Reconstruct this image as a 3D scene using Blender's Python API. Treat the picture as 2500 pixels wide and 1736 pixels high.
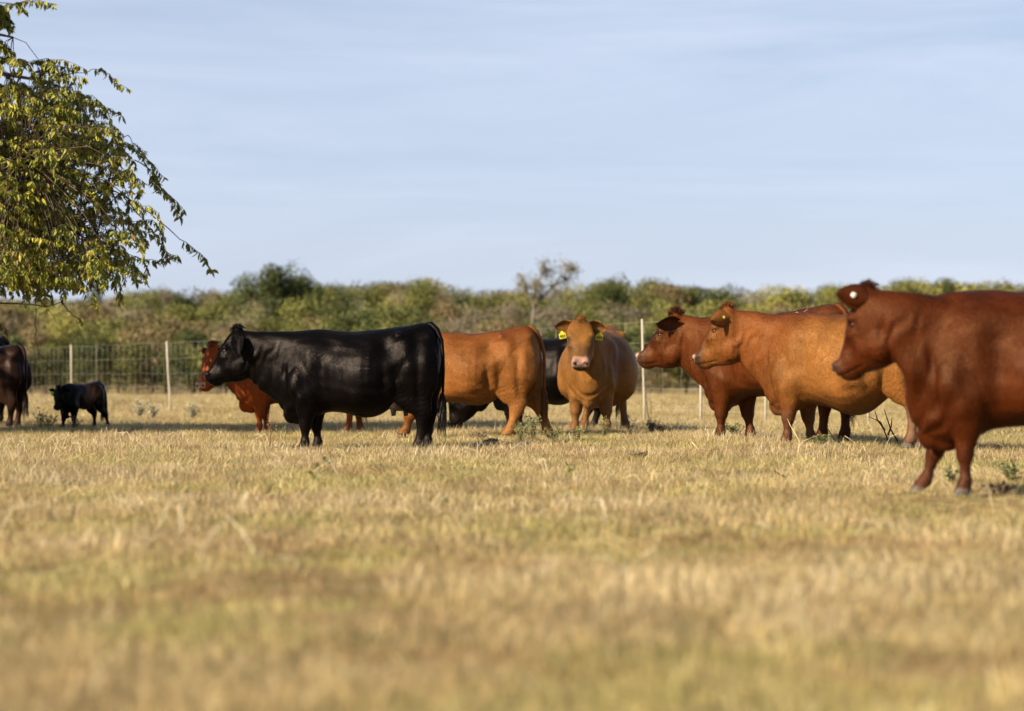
import bpy, bmesh, math, random
import numpy as np
from mathutils import Vector, Matrix, Quaternion, noise
from mathutils.bvhtree import BVHTree

random.seed(7)
RNG = np.random.default_rng(7)
for o in list(bpy.data.objects):
    bpy.data.objects.remove(o)
scene = bpy.context.scene
COL = scene.collection

# ------------------------------------------------------------ camera, sky, sun
FPX = 5903.0            # focal length in pixels of the 2500 px wide photograph
EYE = 0.74
HORIZON = 932.0
cam_data = bpy.data.cameras.new('camera')
cam_data.lens = 85
cam_data.sensor_width = 36
cam_data.clip_start = 0.1
cam_data.clip_end = 6000
cam_data.dof.use_dof = True
cam_data.dof.focus_distance = 25.5
cam_data.dof.aperture_fstop = 1.7
cam = bpy.data.objects.new('camera', cam_data)
COL.objects.link(cam)
cam.location = (0, 0, EYE)
cam.rotation_euler = (math.radians(90) + math.atan((HORIZON - 868) / FPX), 0, 0)
scene.camera = cam

SUN_EL = math.radians(30)
SUN_H = Vector((-0.81, -0.59, 0)).normalized()
TO_SUN = Vector((SUN_H.x * math.cos(SUN_EL), SUN_H.y * math.cos(SUN_EL), math.sin(SUN_EL)))
sun_data = bpy.data.lights.new('sun', 'SUN')
sun_data.energy = 5.0
sun_data.angle = math.radians(0.5)
sun_data.color = (1.0, 0.86, 0.66)
sun = bpy.data.objects.new('sun', sun_data)
COL.objects.link(sun)
sun.rotation_euler = TO_SUN.to_track_quat('Z', 'Y').to_euler()

world = bpy.data.worlds.new('World')
scene.world = world
world.use_nodes = True
wn, wl = world.node_tree.nodes, world.node_tree.links
wn.clear()
w_out = wn.new('ShaderNodeOutputWorld')
w_bg = wn.new('ShaderNodeBackground')
w_sky = wn.new('ShaderNodeTexSky')
w_sky.sky_type = 'NISHITA'
w_sky.sun_disc = False
w_sky.sun_elevation = SUN_EL
w_sky.sun_rotation = math.atan2(SUN_H.x, SUN_H.y)
w_sky.air_density = 1.0
w_sky.dust_density = 0.7
w_sky.ozone_density = 1.6
w_bg.inputs['Strength'].default_value = 0.057
w_geo = wn.new('ShaderNodeTexCoord')
w_map = wn.new('ShaderNodeMapping')
w_map.inputs['Scale'].default_value = (1.1, 1.1, 9.0)
w_map.inputs['Location'].default_value = (0.35, 0.2, 0.55)
w_noise = wn.new('ShaderNodeTexNoise')
w_noise.inputs['Scale'].default_value = 2.6
w_noise.inputs['Detail'].default_value = 5
w_noise.inputs['Roughness'].default_value = 0.6
w_noise.inputs['Distortion'].default_value = 0.5
w_ramp = wn.new('ShaderNodeValToRGB')
w_ramp.color_ramp.elements[0].position = 0.42
w_ramp.color_ramp.elements[0].color = (0, 0, 0, 1)
w_ramp.color_ramp.elements[1].position = 0.80
w_ramp.color_ramp.elements[1].color = (1, 1, 1, 1)
w_sep = wn.new('ShaderNodeSeparateXYZ')
w_fall = wn.new('ShaderNodeMapRange'); w_fall.interpolation_type = 'SMOOTHSTEP'
w_fall.inputs['From Min'].default_value = 0.0; w_fall.inputs['From Max'].default_value = 0.42
w_fall.inputs['To Min'].default_value = 0.64; w_fall.inputs['To Max'].default_value = 0.04
w_haze = wn.new('ShaderNodeMix'); w_haze.data_type = 'RGBA'
w_haze.inputs['B'].default_value = (6.3, 7.1, 9.7, 1)      # pale haze low in the sky, in the sky texture's own units
w_mul = wn.new('ShaderNodeMath'); w_mul.operation = 'MULTIPLY'
w_mul.inputs[1].default_value = 0.5
w_cl = wn.new('ShaderNodeMix'); w_cl.data_type = 'RGBA'
w_cl.inputs['B'].default_value = (8.6, 9.1, 10.6, 1)       # thin high cloud
wl.new(w_geo.outputs['Generated'], w_map.inputs['Vector'])
wl.new(w_geo.outputs['Generated'], w_sep.inputs[0])
wl.new(w_sep.outputs['Z'], w_fall.inputs['Value'])
wl.new(w_map.outputs['Vector'], w_noise.inputs['Vector'])
wl.new(w_noise.outputs['Fac'], w_ramp.inputs['Fac'])
wl.new(w_ramp.outputs['Color'], w_mul.inputs[0])
wl.new(w_fall.outputs[0], w_haze.inputs['Factor'])
wl.new(w_sky.outputs['Color'], w_haze.inputs['A'])
wl.new(w_mul.outputs[0], w_cl.inputs['Factor'])
wl.new(w_haze.outputs['Result'], w_cl.inputs['A'])
wl.new(w_cl.outputs['Result'], w_bg.inputs['Color'])
wl.new(w_bg.outputs[0], w_out.inputs['Surface'])

scene.view_settings.view_transform = 'Standard'
scene.view_settings.look = 'None'
scene.view_settings.gamma = 1
scene.view_settings.use_curve_mapping = False
scene.view_settings.exposure = 0.88
scene.cycles.max_bounces = 5
scene.cycles.diffuse_bounces = 1
scene.cycles.transparent_max_bounces = 4
scene.cycles.use_denoising = True

# ------------------------------------------------------------ helpers
def sstep(a, b, x):
    t = np.clip((np.asarray(x, float) - a) / (b - a), 0, 1)
    return t * t * (3 - 2 * t)

BUMPS = [  # x, y, radius x, radius y, height: the pasture is slightly uneven
    (2.6, 26.0, 2.6, 3.2, 0.10), (1.0, 31.0, 2.2, 2.6, 0.07), (3.0, 24.0, 1.2, 1.2, 0.03),
    (-3.6, 33.0, 3.0, 3.0, 0.03), (-6, 20, 5, 4, 0.04), (6, 34, 4, 4, 0.06), (-1, 17, 3, 3, 0.03),
]
def terrain(x, y):
    x = np.asarray(x, float); y = np.asarray(y, float)
    z = np.zeros(np.broadcast(x, y).shape)
    for bx, by, rx, ry, h in BUMPS:
        z = z + h * np.exp(-((x - bx) / rx) ** 2 - ((y - by) / ry) ** 2)
    z = z + 0.012 * np.sin(x * 1.9 + 1.3 * np.sin(y * .8)) * np.cos(y * 1.4 + .5) * sstep(3, 8, y)
    z = z + 0.010 * np.sin(x * 4.3 + y * 1.1) * np.cos(y * 3.1 - x * .7)
    z = z + 9.0 * sstep(140, 330, y) + 0.6 * sstep(140, 200, y) * np.sin(x * .021 + 1.0)
    return z

def tz(x, y):
    return float(terrain(x, y))

def at(px, py, d):
    """a point d metres in front of the camera, seen at pixel px, py of the photograph"""
    return Vector(((px - 1250) / FPX * d, d, EYE - (py - HORIZON) / FPX * d))

def tag(o, label=None, cat=None, group=None, kind=None):
    if label: o['label'] = label
    if cat: o['category'] = cat
    if group: o['group'] = group
    if kind: o['kind'] = kind
    return o

def mesh_obj(name, verts, faces, mat, parent=None, smooth=True, colors=None):
    me = bpy.data.meshes.new(name)
    verts = np.asarray(verts, float)
    me.from_pydata(verts.tolist() if isinstance(verts, np.ndarray) else verts, [], faces)
    if smooth:
        me.polygons.foreach_set('use_smooth', [True] * len(me.polygons))
    if colors is not None:
        ca = me.color_attributes.new('Col', 'FLOAT_COLOR', 'POINT')
        c = np.ones((len(verts), 4)); c[:, :3] = np.asarray(colors)[:, :3]
        ca.data.foreach_set('color', c.ravel())
    if mat: me.materials.append(mat)
    me.update()
    o = bpy.data.objects.new(name, me)
    COL.objects.link(o)
    if parent is not None: o.parent = parent
    return o

def quads_mesh(name, V, n_per, F_local, mat, parent=None, colors=None, smooth=False):
    """V: (k, n_per, 3) many little pieces with the same topology; fast numpy build"""
    V = np.asarray(V, float); k = V.shape[0]
    me = bpy.data.meshes.new(name)
    fl = np.asarray(F_local); fs = fl.shape[1]
    idx = (fl[None] + (np.arange(k) * n_per)[:, None, None]).reshape(-1)
    nf = k * fl.shape[0]
    me.vertices.add(k * n_per); me.vertices.foreach_set('co', V.reshape(-1))
    me.loops.add(nf * fs); me.loops.foreach_set('vertex_index', idx.astype(np.int32))
    me.polygons.add(nf); me.polygons.foreach_set('loop_start', (np.arange(nf) * fs).astype(np.int32))
    me.polygons.foreach_set('loop_total', np.full(nf, fs, np.int32))
    if smooth: me.polygons.foreach_set('use_smooth', np.ones(nf, bool))
    me.update(calc_edges=True)
    if colors is not None:
        ca = me.color_attributes.new('Col', 'FLOAT_COLOR', 'POINT')
        c = np.ones((k * n_per, 4)); c[:, :3] = np.asarray(colors).reshape(-1, 3)
        ca.data.foreach_set('color', c.ravel())
    if mat: me.materials.append(mat)
    o = bpy.data.objects.new(name, me)
    COL.objects.link(o)
    if parent is not None: o.parent = parent
    return o

def empty(name, loc, rz=0.0, scale=1.0):
    o = bpy.data.objects.new(name, None)
    o.empty_display_size = 0.2
    o.location = loc; o.rotation_euler = (0, 0, rz); o.scale = (scale,) * 3
    COL.objects.link(o)
    return o

class MB:
    """collects closed lofts and tubes"""
    def __init__(s): s.v = []; s.f = []
    def add(s, verts, faces):
        b = len(s.v); s.v += [tuple(p) for p in verts]; s.f += [tuple(i + b for i in f) for f in faces]
    def loft(s, rings):
        n = len(rings[0]); b = len(s.v)
        for r in rings: s.v += [tuple(p) for p in r]
        for i in range(len(rings) - 1):
            for j in range(n):
                a = b + i * n + j; c = b + i * n + (j + 1) % n
                s.f.append((a, c, c + n, a + n))
        for k, flip in ((0, True), (len(rings) - 1, False)):
            cen = np.mean(np.array([tuple(p) for p in rings[k]]), axis=0)
            ci = len(s.v); s.v.append(tuple(cen))
            for j in range(n):
                a = b + k * n + j; c = b + k * n + (j + 1) % n
                s.f.append((ci, c, a) if flip else (ci, a, c))
    def tube(s, pts, rad, n=6):
        pts = [Vector(p) for p in pts]
        if not hasattr(rad, '__len__'): rad = [rad] * len(pts)
        rings = []; side = None
        for i, p in enumerate(pts):
            d = (pts[min(i + 1, len(pts) - 1)] - pts[max(i - 1, 0)]).normalized()
            if side is None:
                side = d.orthogonal().normalized()
            side = (side - d * side.dot(d)).normalized()
            up = d.cross(side)
            rings.append([p + (side * math.cos(t) + up * math.sin(t)) * rad[i] for t in [2 * math.pi * j / n for j in range(n)]])
        s.loft(rings)
    def ell(s, c, r, n=10, m=7, rot=None):
        c = Vector(c); rings = []
        for i in range(1, m):
            a = math.pi * i / m
            ring = []
            for j in range(n):
                t = 2 * math.pi * j / n
                p = Vector((r[0] * math.sin(a) * math.cos(t), r[1] * math.sin(a) * math.sin(t), -r[2] * math.cos(a)))
                if rot: p = rot @ p
                ring.append(c + p)
            rings.append(ring)
        s.loft(rings)
    def box(s, c, h):
        c = Vector(c)
        v = [(c.x + sx * h[0], c.y + sy * h[1], c.z + sz * h[2]) for sz in (-1, 1) for sy in (-1, 1) for sx in (-1, 1)]
        s.add(v, [(0, 2, 3, 1), (4, 5, 7, 6), (0, 1, 5, 4), (2, 6, 7, 3), (0, 4, 6, 2), (1, 3, 7, 5)])
    def build(s, name, mat, parent=None, smooth=True, colors=None):
        return mesh_obj(name, np.array(s.v), s.f, mat, parent, smooth, colors)

# ------------------------------------------------------------ materials
def new_mat(name):
    m = bpy.data.materials.new(name); m.use_nodes = True
    nt = m.node_tree; bs = nt.nodes['Principled BSDF']
    return m, nt, nt.nodes, nt.links, bs

def attr_mat(name, rough=0.7, spec=0.3, noise_scale=30.0, var=0.25, stretch=(1, 1, 1), bump=0.0, transl=0.0, coords='Object', sheen=0.0, random_var=0.0, inst=False):
    """colour from the mesh attribute Col, broken up by noise"""
    m, nt, N, L, bs = new_mat(name)
    at_ = N.new('ShaderNodeAttribute'); at_.attribute_name = 'Col'
    tc = N.new('ShaderNodeTexCoord'); mp = N.new('ShaderNodeMapping')
    mp.inputs['Scale'].default_value = stretch
    nz = N.new('ShaderNodeTexNoise'); nz.inputs['Scale'].default_value = noise_scale
    nz.inputs['Detail'].default_value = 4; nz.inputs['Roughness'].default_value = 0.6
    L.new(tc.outputs[coords], mp.inputs['Vector']); L.new(mp.outputs[0], nz.inputs['Vector'])
    mr = N.new('ShaderNodeMapRange'); mr.inputs['From Min'].default_value = 0.25; mr.inputs['From Max'].default_value = 0.75
    mr.inputs['To Min'].default_value = 1 - var; mr.inputs['To Max'].default_value = 1 + var
    L.new(nz.outputs['Fac'], mr.inputs['Value'])
    vm = N.new('ShaderNodeVectorMath'); vm.operation = 'SCALE'
    L.new(at_.outputs['Color'], vm.inputs[0]); L.new(mr.outputs[0], vm.inputs['Scale'])
    last = vm.outputs[0]
    if inst:
        ia = N.new('ShaderNodeAttribute'); ia.attribute_type = 'INSTANCER'; ia.attribute_name = 'tint'
        v2 = N.new('ShaderNodeVectorMath'); v2.operation = 'MULTIPLY'
        L.new(last, v2.inputs[0]); L.new(ia.outputs['Color'], v2.inputs[1]); last = v2.outputs[0]
    if random_var:
        oi = N.new('ShaderNodeObjectInfo'); m2 = N.new('ShaderNodeMapRange')
        m2.inputs['To Min'].default_value = 1 - random_var; m2.inputs['To Max'].default_value = 1 + random_var
        L.new(oi.outputs['Random'], m2.inputs['Value'])
        v3 = N.new('ShaderNodeVectorMath'); v3.operation = 'SCALE'
        L.new(last, v3.inputs[0]); L.new(m2.outputs[0], v3.inputs['Scale']); last = v3.outputs[0]
    L.new(last, bs.inputs['Base Color'])
    bs.inputs['Roughness'].default_value = rough
    bs.inputs['Specular IOR Level'].default_value = spec
    if sheen:
        bs.inputs['Sheen Weight'].default_value = sheen
        bs.inputs['Sheen Roughness'].default_value = 0.5
    if bump:
        bp = N.new('ShaderNodeBump'); bp.inputs['Strength'].default_value = bump; bp.inputs['Distance'].default_value = 0.01
        L.new(nz.outputs['Fac'], bp.inputs['Height']); L.new(bp.outputs[0], bs.inputs['Normal'])
    if transl:
        tr = N.new('ShaderNodeBsdfTranslucent'); mx = N.new('ShaderNodeMixShader'); mx.inputs[0].default_value = transl
        L.new(last, tr.inputs['Color']); L.new(bs.outputs[0], mx.inputs[1]); L.new(tr.outputs[0], mx.inputs[2])
        L.new(mx.outputs[0], N['Material Output'].inputs['Surface'])
    return m

def plain_mat(name, col, rough=0.6, spec=0.4, var=0.15, scale=25.0, bump=0.1, metal=0.0):
    m, nt, N, L, bs = new_mat(name)
    tc = N.new('ShaderNodeTexCoord'); nz = N.new('ShaderNodeTexNoise'); nz.inputs['Scale'].default_value = scale
    nz.inputs['Detail'].default_value = 4
    L.new(tc.outputs['Object'], nz.inputs['Vector'])
    rp = N.new('ShaderNodeValToRGB')
    rp.color_ramp.elements[0].position = 0.3; rp.color_ramp.elements[1].position = 0.7
    rp.color_ramp.elements[0].color = tuple(c * (1 - var) for c in col) + (1,)
    rp.color_ramp.elements[1].color = tuple(min(1, c * (1 + var)) for c in col) + (1,)
    L.new(nz.outputs['Fac'], rp.inputs['Fac']); L.new(rp.outputs['Color'], bs.inputs['Base Color'])
    bs.inputs['Roughness'].default_value = rough; bs.inputs['Specular IOR Level'].default_value = spec
    bs.inputs['Metallic'].default_value = metal
    if bump:
        bp = N.new('ShaderNodeBump'); bp.inputs['Strength'].default_value = bump; bp.inputs['Distance'].default_value = 0.005
        L.new(nz.outputs['Fac'], bp.inputs['Height']); L.new(bp.outputs[0], bs.inputs['Normal'])
    return m

def coat_mat(name, rough, spec, var, bump=.55, tint=(1, .62, .32, 1)):
    """short cattle hair: patchy colour, fine streaks running down and back"""
    m, nt, N, L, bs = new_mat(name)
    a = N.new('ShaderNodeAttribute'); a.attribute_name = 'Col'
    tc = N.new('ShaderNodeTexCoord')
    def nz(scale, stretch, detail=4, rot=(0, 0, 0)):
        mp = N.new('ShaderNodeMapping'); mp.inputs['Scale'].default_value = stretch; mp.inputs['Rotation'].default_value = rot
        n = N.new('ShaderNodeTexNoise'); n.inputs['Scale'].default_value = scale; n.inputs['Detail'].default_value = detail
        n.inputs['Roughness'].default_value = 0.6
        L.new(tc.outputs['Object'], mp.inputs['Vector']); L.new(mp.outputs[0], n.inputs['Vector'])
        return n.outputs['Fac']
    streak = nz(55, (1.4, 1.4, 0.30), 5, (0, 0.35, 0))
    fine = nz(130, (1.2, 1.2, 0.5), 3, (0, 0.35, 0))
    patch = nz(4.0, (1, 1, 0.6), 5)
    def rng(src, lo, hi, a0=0.3, a1=0.7):
        r = N.new('ShaderNodeMapRange'); r.inputs['From Min'].default_value = a0; r.inputs['From Max'].default_value = a1
        r.inputs['To Min'].default_value = lo; r.inputs['To Max'].default_value = hi
        L.new(src, r.inputs['Value']); return r.outputs[0]
    def mul(x, y):
        q = N.new('ShaderNodeMath'); q.operation = 'MULTIPLY'; L.new(x, q.inputs[0]); L.new(y, q.inputs[1]); return q.outputs[0]
    fac = mul(mul(rng(streak, 1 - var * .55, 1 + var * .55), rng(patch, 1 - var, 1 + var)), rng(fine, .82 * (1 - var * .5), .82 * (1 + var * .5)))
    v = N.new('ShaderNodeVectorMath'); v.operation = 'SCALE'; L.new(a.outputs['Color'], v.inputs[0]); L.new(fac, v.inputs['Scale'])
    L.new(v.outputs[0], bs.inputs['Base Color'])
    L.new(rng(patch, rough - .06, rough + .1), bs.inputs['Roughness'])
    bs.inputs['Specular IOR Level'].default_value = spec
    bs.inputs['Specular Tint'].default_value = tint
    ad = N.new('ShaderNodeMath'); ad.operation = 'ADD'; L.new(streak, ad.inputs[0]); L.new(fine, ad.inputs[1])
    bp = N.new('ShaderNodeBump'); bp.inputs['Strength'].default_value = bump; bp.inputs['Distance'].default_value = 0.006
    L.new(ad.outputs[0], bp.inputs['Height']); L.new(bp.outputs[0], bs.inputs['Normal'])
    return m

M_RED = coat_mat('red_coat', 0.42, 0.24, 0.30)
M_BLACK = coat_mat('black_coat', 0.33, 0.095, 0.30, .30, (1, .86, .78, 1))
M_HAIR = attr_mat('loose_hair', 0.6, 0.25, 40, 0.3)
M_HOOF = plain_mat('hoof_horn', (0.09, 0.07, 0.055), 0.6, 0.3, 0.4, 60)
M_EYE = plain_mat('eye_gloss', (0.010, 0.007, 0.005), 0.22, 0.5, 0.1, 10, 0)
M_DARKSKIN = plain_mat('dark_skin', (0.02, 0.014, 0.012), 0.5, 0.4, 0.2, 60)
M_UDDER = attr_mat('udder_skin', 0.55, 0.35, 40, 0.2)
M_TAG = plain_mat('yellow_tag_plastic', (0.60, 0.53, 0.03), 0.4, 0.4, 0.05, 30, 0.02)
M_TAG_PALE = plain_mat('pale_tag_plastic', (0.80, 0.66, 0.30), 0.45, 0.4, 0.06, 30, 0.02)
M_TAG_GREEN = plain_mat('green_tag_plastic', (0.30, 0.62, 0.03), 0.45, 0.4, 0.06, 30, 0.02)
M_WHITE = plain_mat('white_plastic', (0.78, 0.74, 0.66), 0.45, 0.4, 0.05, 30, 0.02)
M_INK = plain_mat('tag_ink', (0.02, 0.02, 0.015), 0.7, 0.2, 0.05, 30, 0)
M_BRAND = plain_mat('brand_scar', (0.42, 0.22, 0.14), 0.7, 0.2, 0.2, 60, 0.1)

# ------------------------------------------------------------ cattle
NR = 26
def oval(T, B, w, right, mid=0.45, eu=0.85, el=0.85, es=0.85):
    """closed ring in the plane spanned by T-B and right; widest at mid of the way up from B"""
    T = Vector(T); B = Vector(B); right = Vector(right)
    C = B + (T - B) * mid
    out = []
    for j in range(NR):
        t = 2 * math.pi * j / NR
        c, s = math.cos(t), math.sin(t)
        y = math.copysign(abs(c) ** es, c) * w
        if s >= 0: out.append(C + (T - C) * (s ** eu) + right * y)
        else: out.append(C + (B - C) * ((-s) ** el) + right * y)
    return out

TRUNK = [  # x, top, bottom, half width, height of the widest point
    (.84, 1.10, .62, .07, .5), (.79, 1.20, .47, .13, .45), (.70, 1.245, .355, .185, .45), (.58, 1.27, .325, .225, .48),
    (.45, 1.283, .35, .255, .5), (.30, 1.275, .41, .295, .45), (.12, 1.262, .41, .345, .42), (-.06, 1.258, .372, .375, .40),
    (-.20, 1.268, .375, .375, .41), (-.34, 1.288, .44, .345, .45), (-.48, 1.31, .54, .305, .52), (-.60, 1.335, .61, .275, .6),
    (-.70, 1.35, .66, .24, .62), (-.78, 1.335, .70, .20, .6), (-.85, 1.25, .76, .145, .55), (-.895, 1.12, .84, .08, .5)]
FRONT = [(.98, .38, .60, .15, .07), (.80, .33, .665, .175, .09), (.64, .322, .665, .175, .098), (.52, .350, .625, .168, .094),
         (.43, .378, .590, .158, .080), (.35, .415, .558, .152, .062), (.295, .430, .552, .15, .060), (.255, .435, .548, .15, .056), (.215, .452, .532, .15, .040),
         (.165, .458, .522, .15, .031), (.115, .445, .532, .15, .041), (.08, .450, .545, .15, .040), (.045, .455, .56, .15, .045)]
HIND = [(1.15, -.84, -.46, .13, .10), (1.0, -.895, -.42, .165, .112), (.86, -.915, -.38, .175, .118), (.73, -.905, -.35, .18, .112),
        (.63, -.875, -.39, .175, .098), (.54, -.845, -.46, .17, .084), (.47, -.832, -.56, .165, .064), (.41, -.835, -.65, .16, .052),
        (.35, -.805, -.675, .16, .043), (.25, -.772, -.69, .16, .032), (.17, -.762, -.685, .16, .032), (.11, -.766, -.668, .16, .042),
        (.08, -.755, -.655, .16, .045), (.045, -.74, -.64, .16, .045)]
HEAD = [  # top point (x, z), bottom point (x, z), half width, height of the widest point; origin at the poll
    ((-.10, -.05), (-.17, -.44), .095, .55), ((-.03, -.005), (-.13, -.515), .112, .62), ((.05, -.025), (-.06, -.552), .128, .70),
    ((.115, -.10), (.0, -.568), .138, .72), ((.165, -.18), (.05, -.572), .134, .70), ((.21, -.25), (.10, -.570), .114, .60),
    ((.25, -.315), (.145, -.568), .098, .5), ((.288, -.378), (.19, -.572), .090, .5), ((.322, -.428), (.235, -.578), .090, .5),
    ((.348, -.462), (.28, -.582), .093, .5), ((.362, -.492), (.325, -.570), .080, .5)]

def leg_pose(st, side, sw, bow=1.2, spread=0.0, lift=0.0):
    """sw = how far the foot stands forward (+) or back (-); the limb slants more towards the ground"""
    z0 = 0.80
    out = []
    for z, xb, xf, yc, hy in st:
        k = max(0.0, (z0 - z) / z0) ** bow
        out.append((z + lift * max(0, k - .3), xb + sw * k, xf + sw * k, side * (yc + spread * k), hy))
    return out

def build_cow(name, label, cat, px, d, yaw, scale, coat, black=False, hs=1.0, head=(1.27, 0, 1.31, 0, 0), swings=(0, 0, 0, 0),
              belly=0.0, wide=1.0, legthin=1.15, ears=((.25, .95, -.15), (.25, .95, -.15)), earlen=0.20, earw=.068, calf=0.0, voxel=0.0135, group='cattle standing in the pasture',
              tail=True, tuft=0.05, udder=None, colorfn=None, tags=(), fur=0, lifts=(0, 0, 0, 0), rise=0.0, spreads=(0, 0, 0, 0),
              neck_drop=0.0, cheek=1.0, tail_side=0.0, hooves=True, pz=0.0):
    X = (px - 1250) / FPX * d
    root = empty(name, (X, d, tz(X, d) + rise), yaw, scale)
    tag(root, label, cat, group)
    mat = M_BLACK if black else M_RED
    mb = MB()
    # trunk
    rings = []
    TA = np.array(TRUNK); kk = np.arange(len(TA)); fine = np.linspace(0, len(TA) - 1, 61)
    def cr(col):
        out = []
        for f in fine:
            i = min(int(f), len(TA) - 2); t = f - i
            p0, p1, p2, p3 = TA[max(i - 1, 0), col], TA[i, col], TA[i + 1, col], TA[min(i + 2, len(TA) - 1), col]
            out.append(.5 * (2 * p1 + (p2 - p0) * t + (2 * p0 - 5 * p1 + 4 * p2 - p3) * t * t + (3 * p1 - p0 - 3 * p2 + p3) * t ** 3))
        return out
    for x, t, b, w, mid in zip(*[cr(c) for c in range(5)]):
        k = math.exp(-((x + .08) / .30) ** 2)
        rings.append(oval((x, 0, t), (x, 0, b - belly * k + calf), w * (1 + (wide - 1) * (.35 + .65 * k)), (0, 1, 0), mid, 0.98, 0.88, 0.93))
    mb.loft(rings)
    # spine and withers ridge keep the top line from going flat
    hx, hy, hz, hyaw, hpitch = head[:5]
    hroll = head[5] if len(head) > 5 else 0
    Mh = Matrix.Translation((hx, hy, hz)) @ Matrix.Rotation(hyaw, 4, 'Z') @ Matrix.Rotation(-hpitch, 4, 'Y') @ Matrix.Rotation(hroll, 4, 'X') @ Matrix.Scale(hs, 4)
    H = lambda x, z, y=0: Mh @ Vector((x, y, z))
    # neck: from shoulders to the back of the skull
    T0, T3 = Vector((.44, 0, 1.25)), H(-.06, -.02)
    B0, B3 = Vector((.70, 0, .42)), H(-.07, -.51)
    fwd = (Mh.to_3x3() @ Vector((1, 0, 0))).normalized()
    T1 = T0 + Vector((.25, 0, 0)); T2 = T3 - Vector((fwd.x, fwd.y, 0)) * .22 + Vector((0, 0, -.02 + min(0, .3 * (1.25 - T3.z))))
    B1 = B0 + Vector((.14, 0, .10)); B2 = B3 - Vector((fwd.x * .16, fwd.y * .16, .16)) - Vector((.0, 0, neck_drop))
    nr = []
    rt3 = (Mh.to_3x3() @ Vector((0, 1, 0))).normalized()
    for i in range(11):
        t = i / 10; u = 1 - t
        T = T0 * u**3 + T1 * 3*u*u*t + T2 * 3*u*t*t + T3 * t**3
        B = B0 * u**3 + B1 * 3*u*u*t + B2 * 3*u*t*t + B3 * t**3
        rt = (Vector((0, 1, 0)) * u + rt3 * t).normalized()
        w = .205 * u**1.3 + .098 * (1 - u**1.3)
        nr.append(oval(T, B, w, rt, .58, .9, 1.0, .9))
    mb.loft(nr)
    # head
    hr = []
    for (tx, tz_), (bx, bz), w, mid in HEAD:
        hr.append(oval(H(tx, tz_), H(bx, bz), w * cheek * hs, rt3, mid, .62, 1.0, .82))
    mb.loft(hr)
    mb.ell((.665, 0, .40), (.11, .085, .115))                                   # brisket
    mb.ell((.60, 0, .34), (.09, .075, .06))
    for s in (-1, 1):
        mb.ell(H(.102, -.185, s * .100 * cheek), (.055, .045, .042), rot=Mh.to_3x3())      # brow
        mb.ell(H(.325, -.475, s * .055 * cheek), (.05, .046, .045), rot=Mh.to_3x3())     # nostril pad
        mb.ell(H(-.015, -.40, s * .075 * cheek), (.115, .060, .13), rot=Mh.to_3x3())     # cheek muscle
    mb.ell(H(.0, -.012, 0), (.06, .06, .045), rot=Mh.to_3x3())                  # poll
    mb.ell(H(.255, -.568, 0), (.07, .062, .030), rot=Mh.to_3x3())              # chin
    # legs
    feet = []
    for i, (st, side) in enumerate(((FRONT, 1), (FRONT, -1), (HIND, 1), (HIND, -1))):
        ps = leg_pose(st, side, swings[i], 1.2, spreads[i], lifts[i])
        rings = []
        for k, (z, xb, xf, yc, hy_) in enumerate(ps):
            th = 1.0 if z > .5 else 1 - (1 - legthin) * min(1, (.5 - z) / .15)
            cx = (xb + xf) / 2; rx = (xf - xb) / 2 * th; ry = hy_ * th
            dxn = 0
            if 0 < k < len(ps) - 1:
                c1 = (ps[k-1][1] + ps[k-1][2]) / 2; c2 = (ps[k+1][1] + ps[k+1][2]) / 2
                dxn = (c2 - c1) / max(.02, ps[k-1][0] - ps[k+1][0])
            dxn = max(-.7, min(.7, dxn))
            ring = []
            for j in range(NR):
                t = 2 * math.pi * j / NR
                ring.append(Vector((cx + rx * math.cos(t), yc + ry * math.sin(t), z + rx * math.cos(t) * dxn * .5)))
            rings.append(ring)
        mb.loft(rings)
        z, xb, xf, yc, _ = ps[-1]
        feet.append(((xb + xf) / 2 + .005, yc, z - .045))
    me = bpy.data.meshes.new('tmp')
    me.from_pydata(mb.v, [], mb.f)
    tmp = bpy.data.objects.new('tmp', me); COL.objects.link(tmp)
    md = tmp.modifiers.new('r', 'REMESH'); md.mode = 'VOXEL'; md.voxel_size = voxel; md.adaptivity = 0
    ms = tmp.modifiers.new('s', 'SMOOTH'); ms.factor = 0.5; ms.iterations = int(5 * .0135 / voxel + .5)
    dg = bpy.context.evaluated_depsgraph_get()
    ev = tmp.evaluated_get(dg); m2 = bpy.data.meshes.new_from_object(ev)
    bpy.data.objects.remove(tmp)
    n = len(m2.vertices)
    co = np.empty(n * 3); m2.vertices.foreach_get('co', co); co = co.reshape(-1, 3)
    nm = np.empty(n * 3); m2.vertex_normals.foreach_get('vector', nm); nm = nm.reshape(-1, 3)
    Mi = np.array(Mh.inverted())
    hc = co @ Mi[:3, :3].T + Mi[:3, 3]                        # head coordinates of every vertex
    in_head = sstep(.02, -.05, -hc[:, 0] - .08) * sstep(.25, .15, np.abs(hc[:, 1])) * (hc[:, 2] > -.68) * (hc[:, 2] < .2) * (hc[:, 0] < .6)
    ay = np.abs(co[:, 1])
    dsp = np.zeros(n)
    def G(c, r, a, P=None):
        P = co if P is None else P
        return a * np.exp(-((P[:, 0] - c[0]) / r[0]) ** 2 - ((np.abs(P[:, 1]) - c[1]) / r[1]) ** 2 - ((P[:, 2] - c[2]) / r[2]) ** 2)
    big = scale > 0  # anatomy
    dsp += G((-.49, .27, 1.21), (.05, .09, .045), .040)      # hook bone
    dsp += G((-.80, .12, 1.20), (.05, .07, .06), .018)       # pin bone
    dsp += G((-.35, .28, 1.08), (.10, .14, .11), -.030)      # hollow in front of the hip
    dsp += G((-.66, .20, 1.18), (.08, .1, .07), -.014)
    dsp += G((.47, .25, .98), (.10, .12, .22), .020)         # shoulder blade
    dsp += G((.60, .22, .70), (.08, .12, .10), .020)         # point of shoulder
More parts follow.
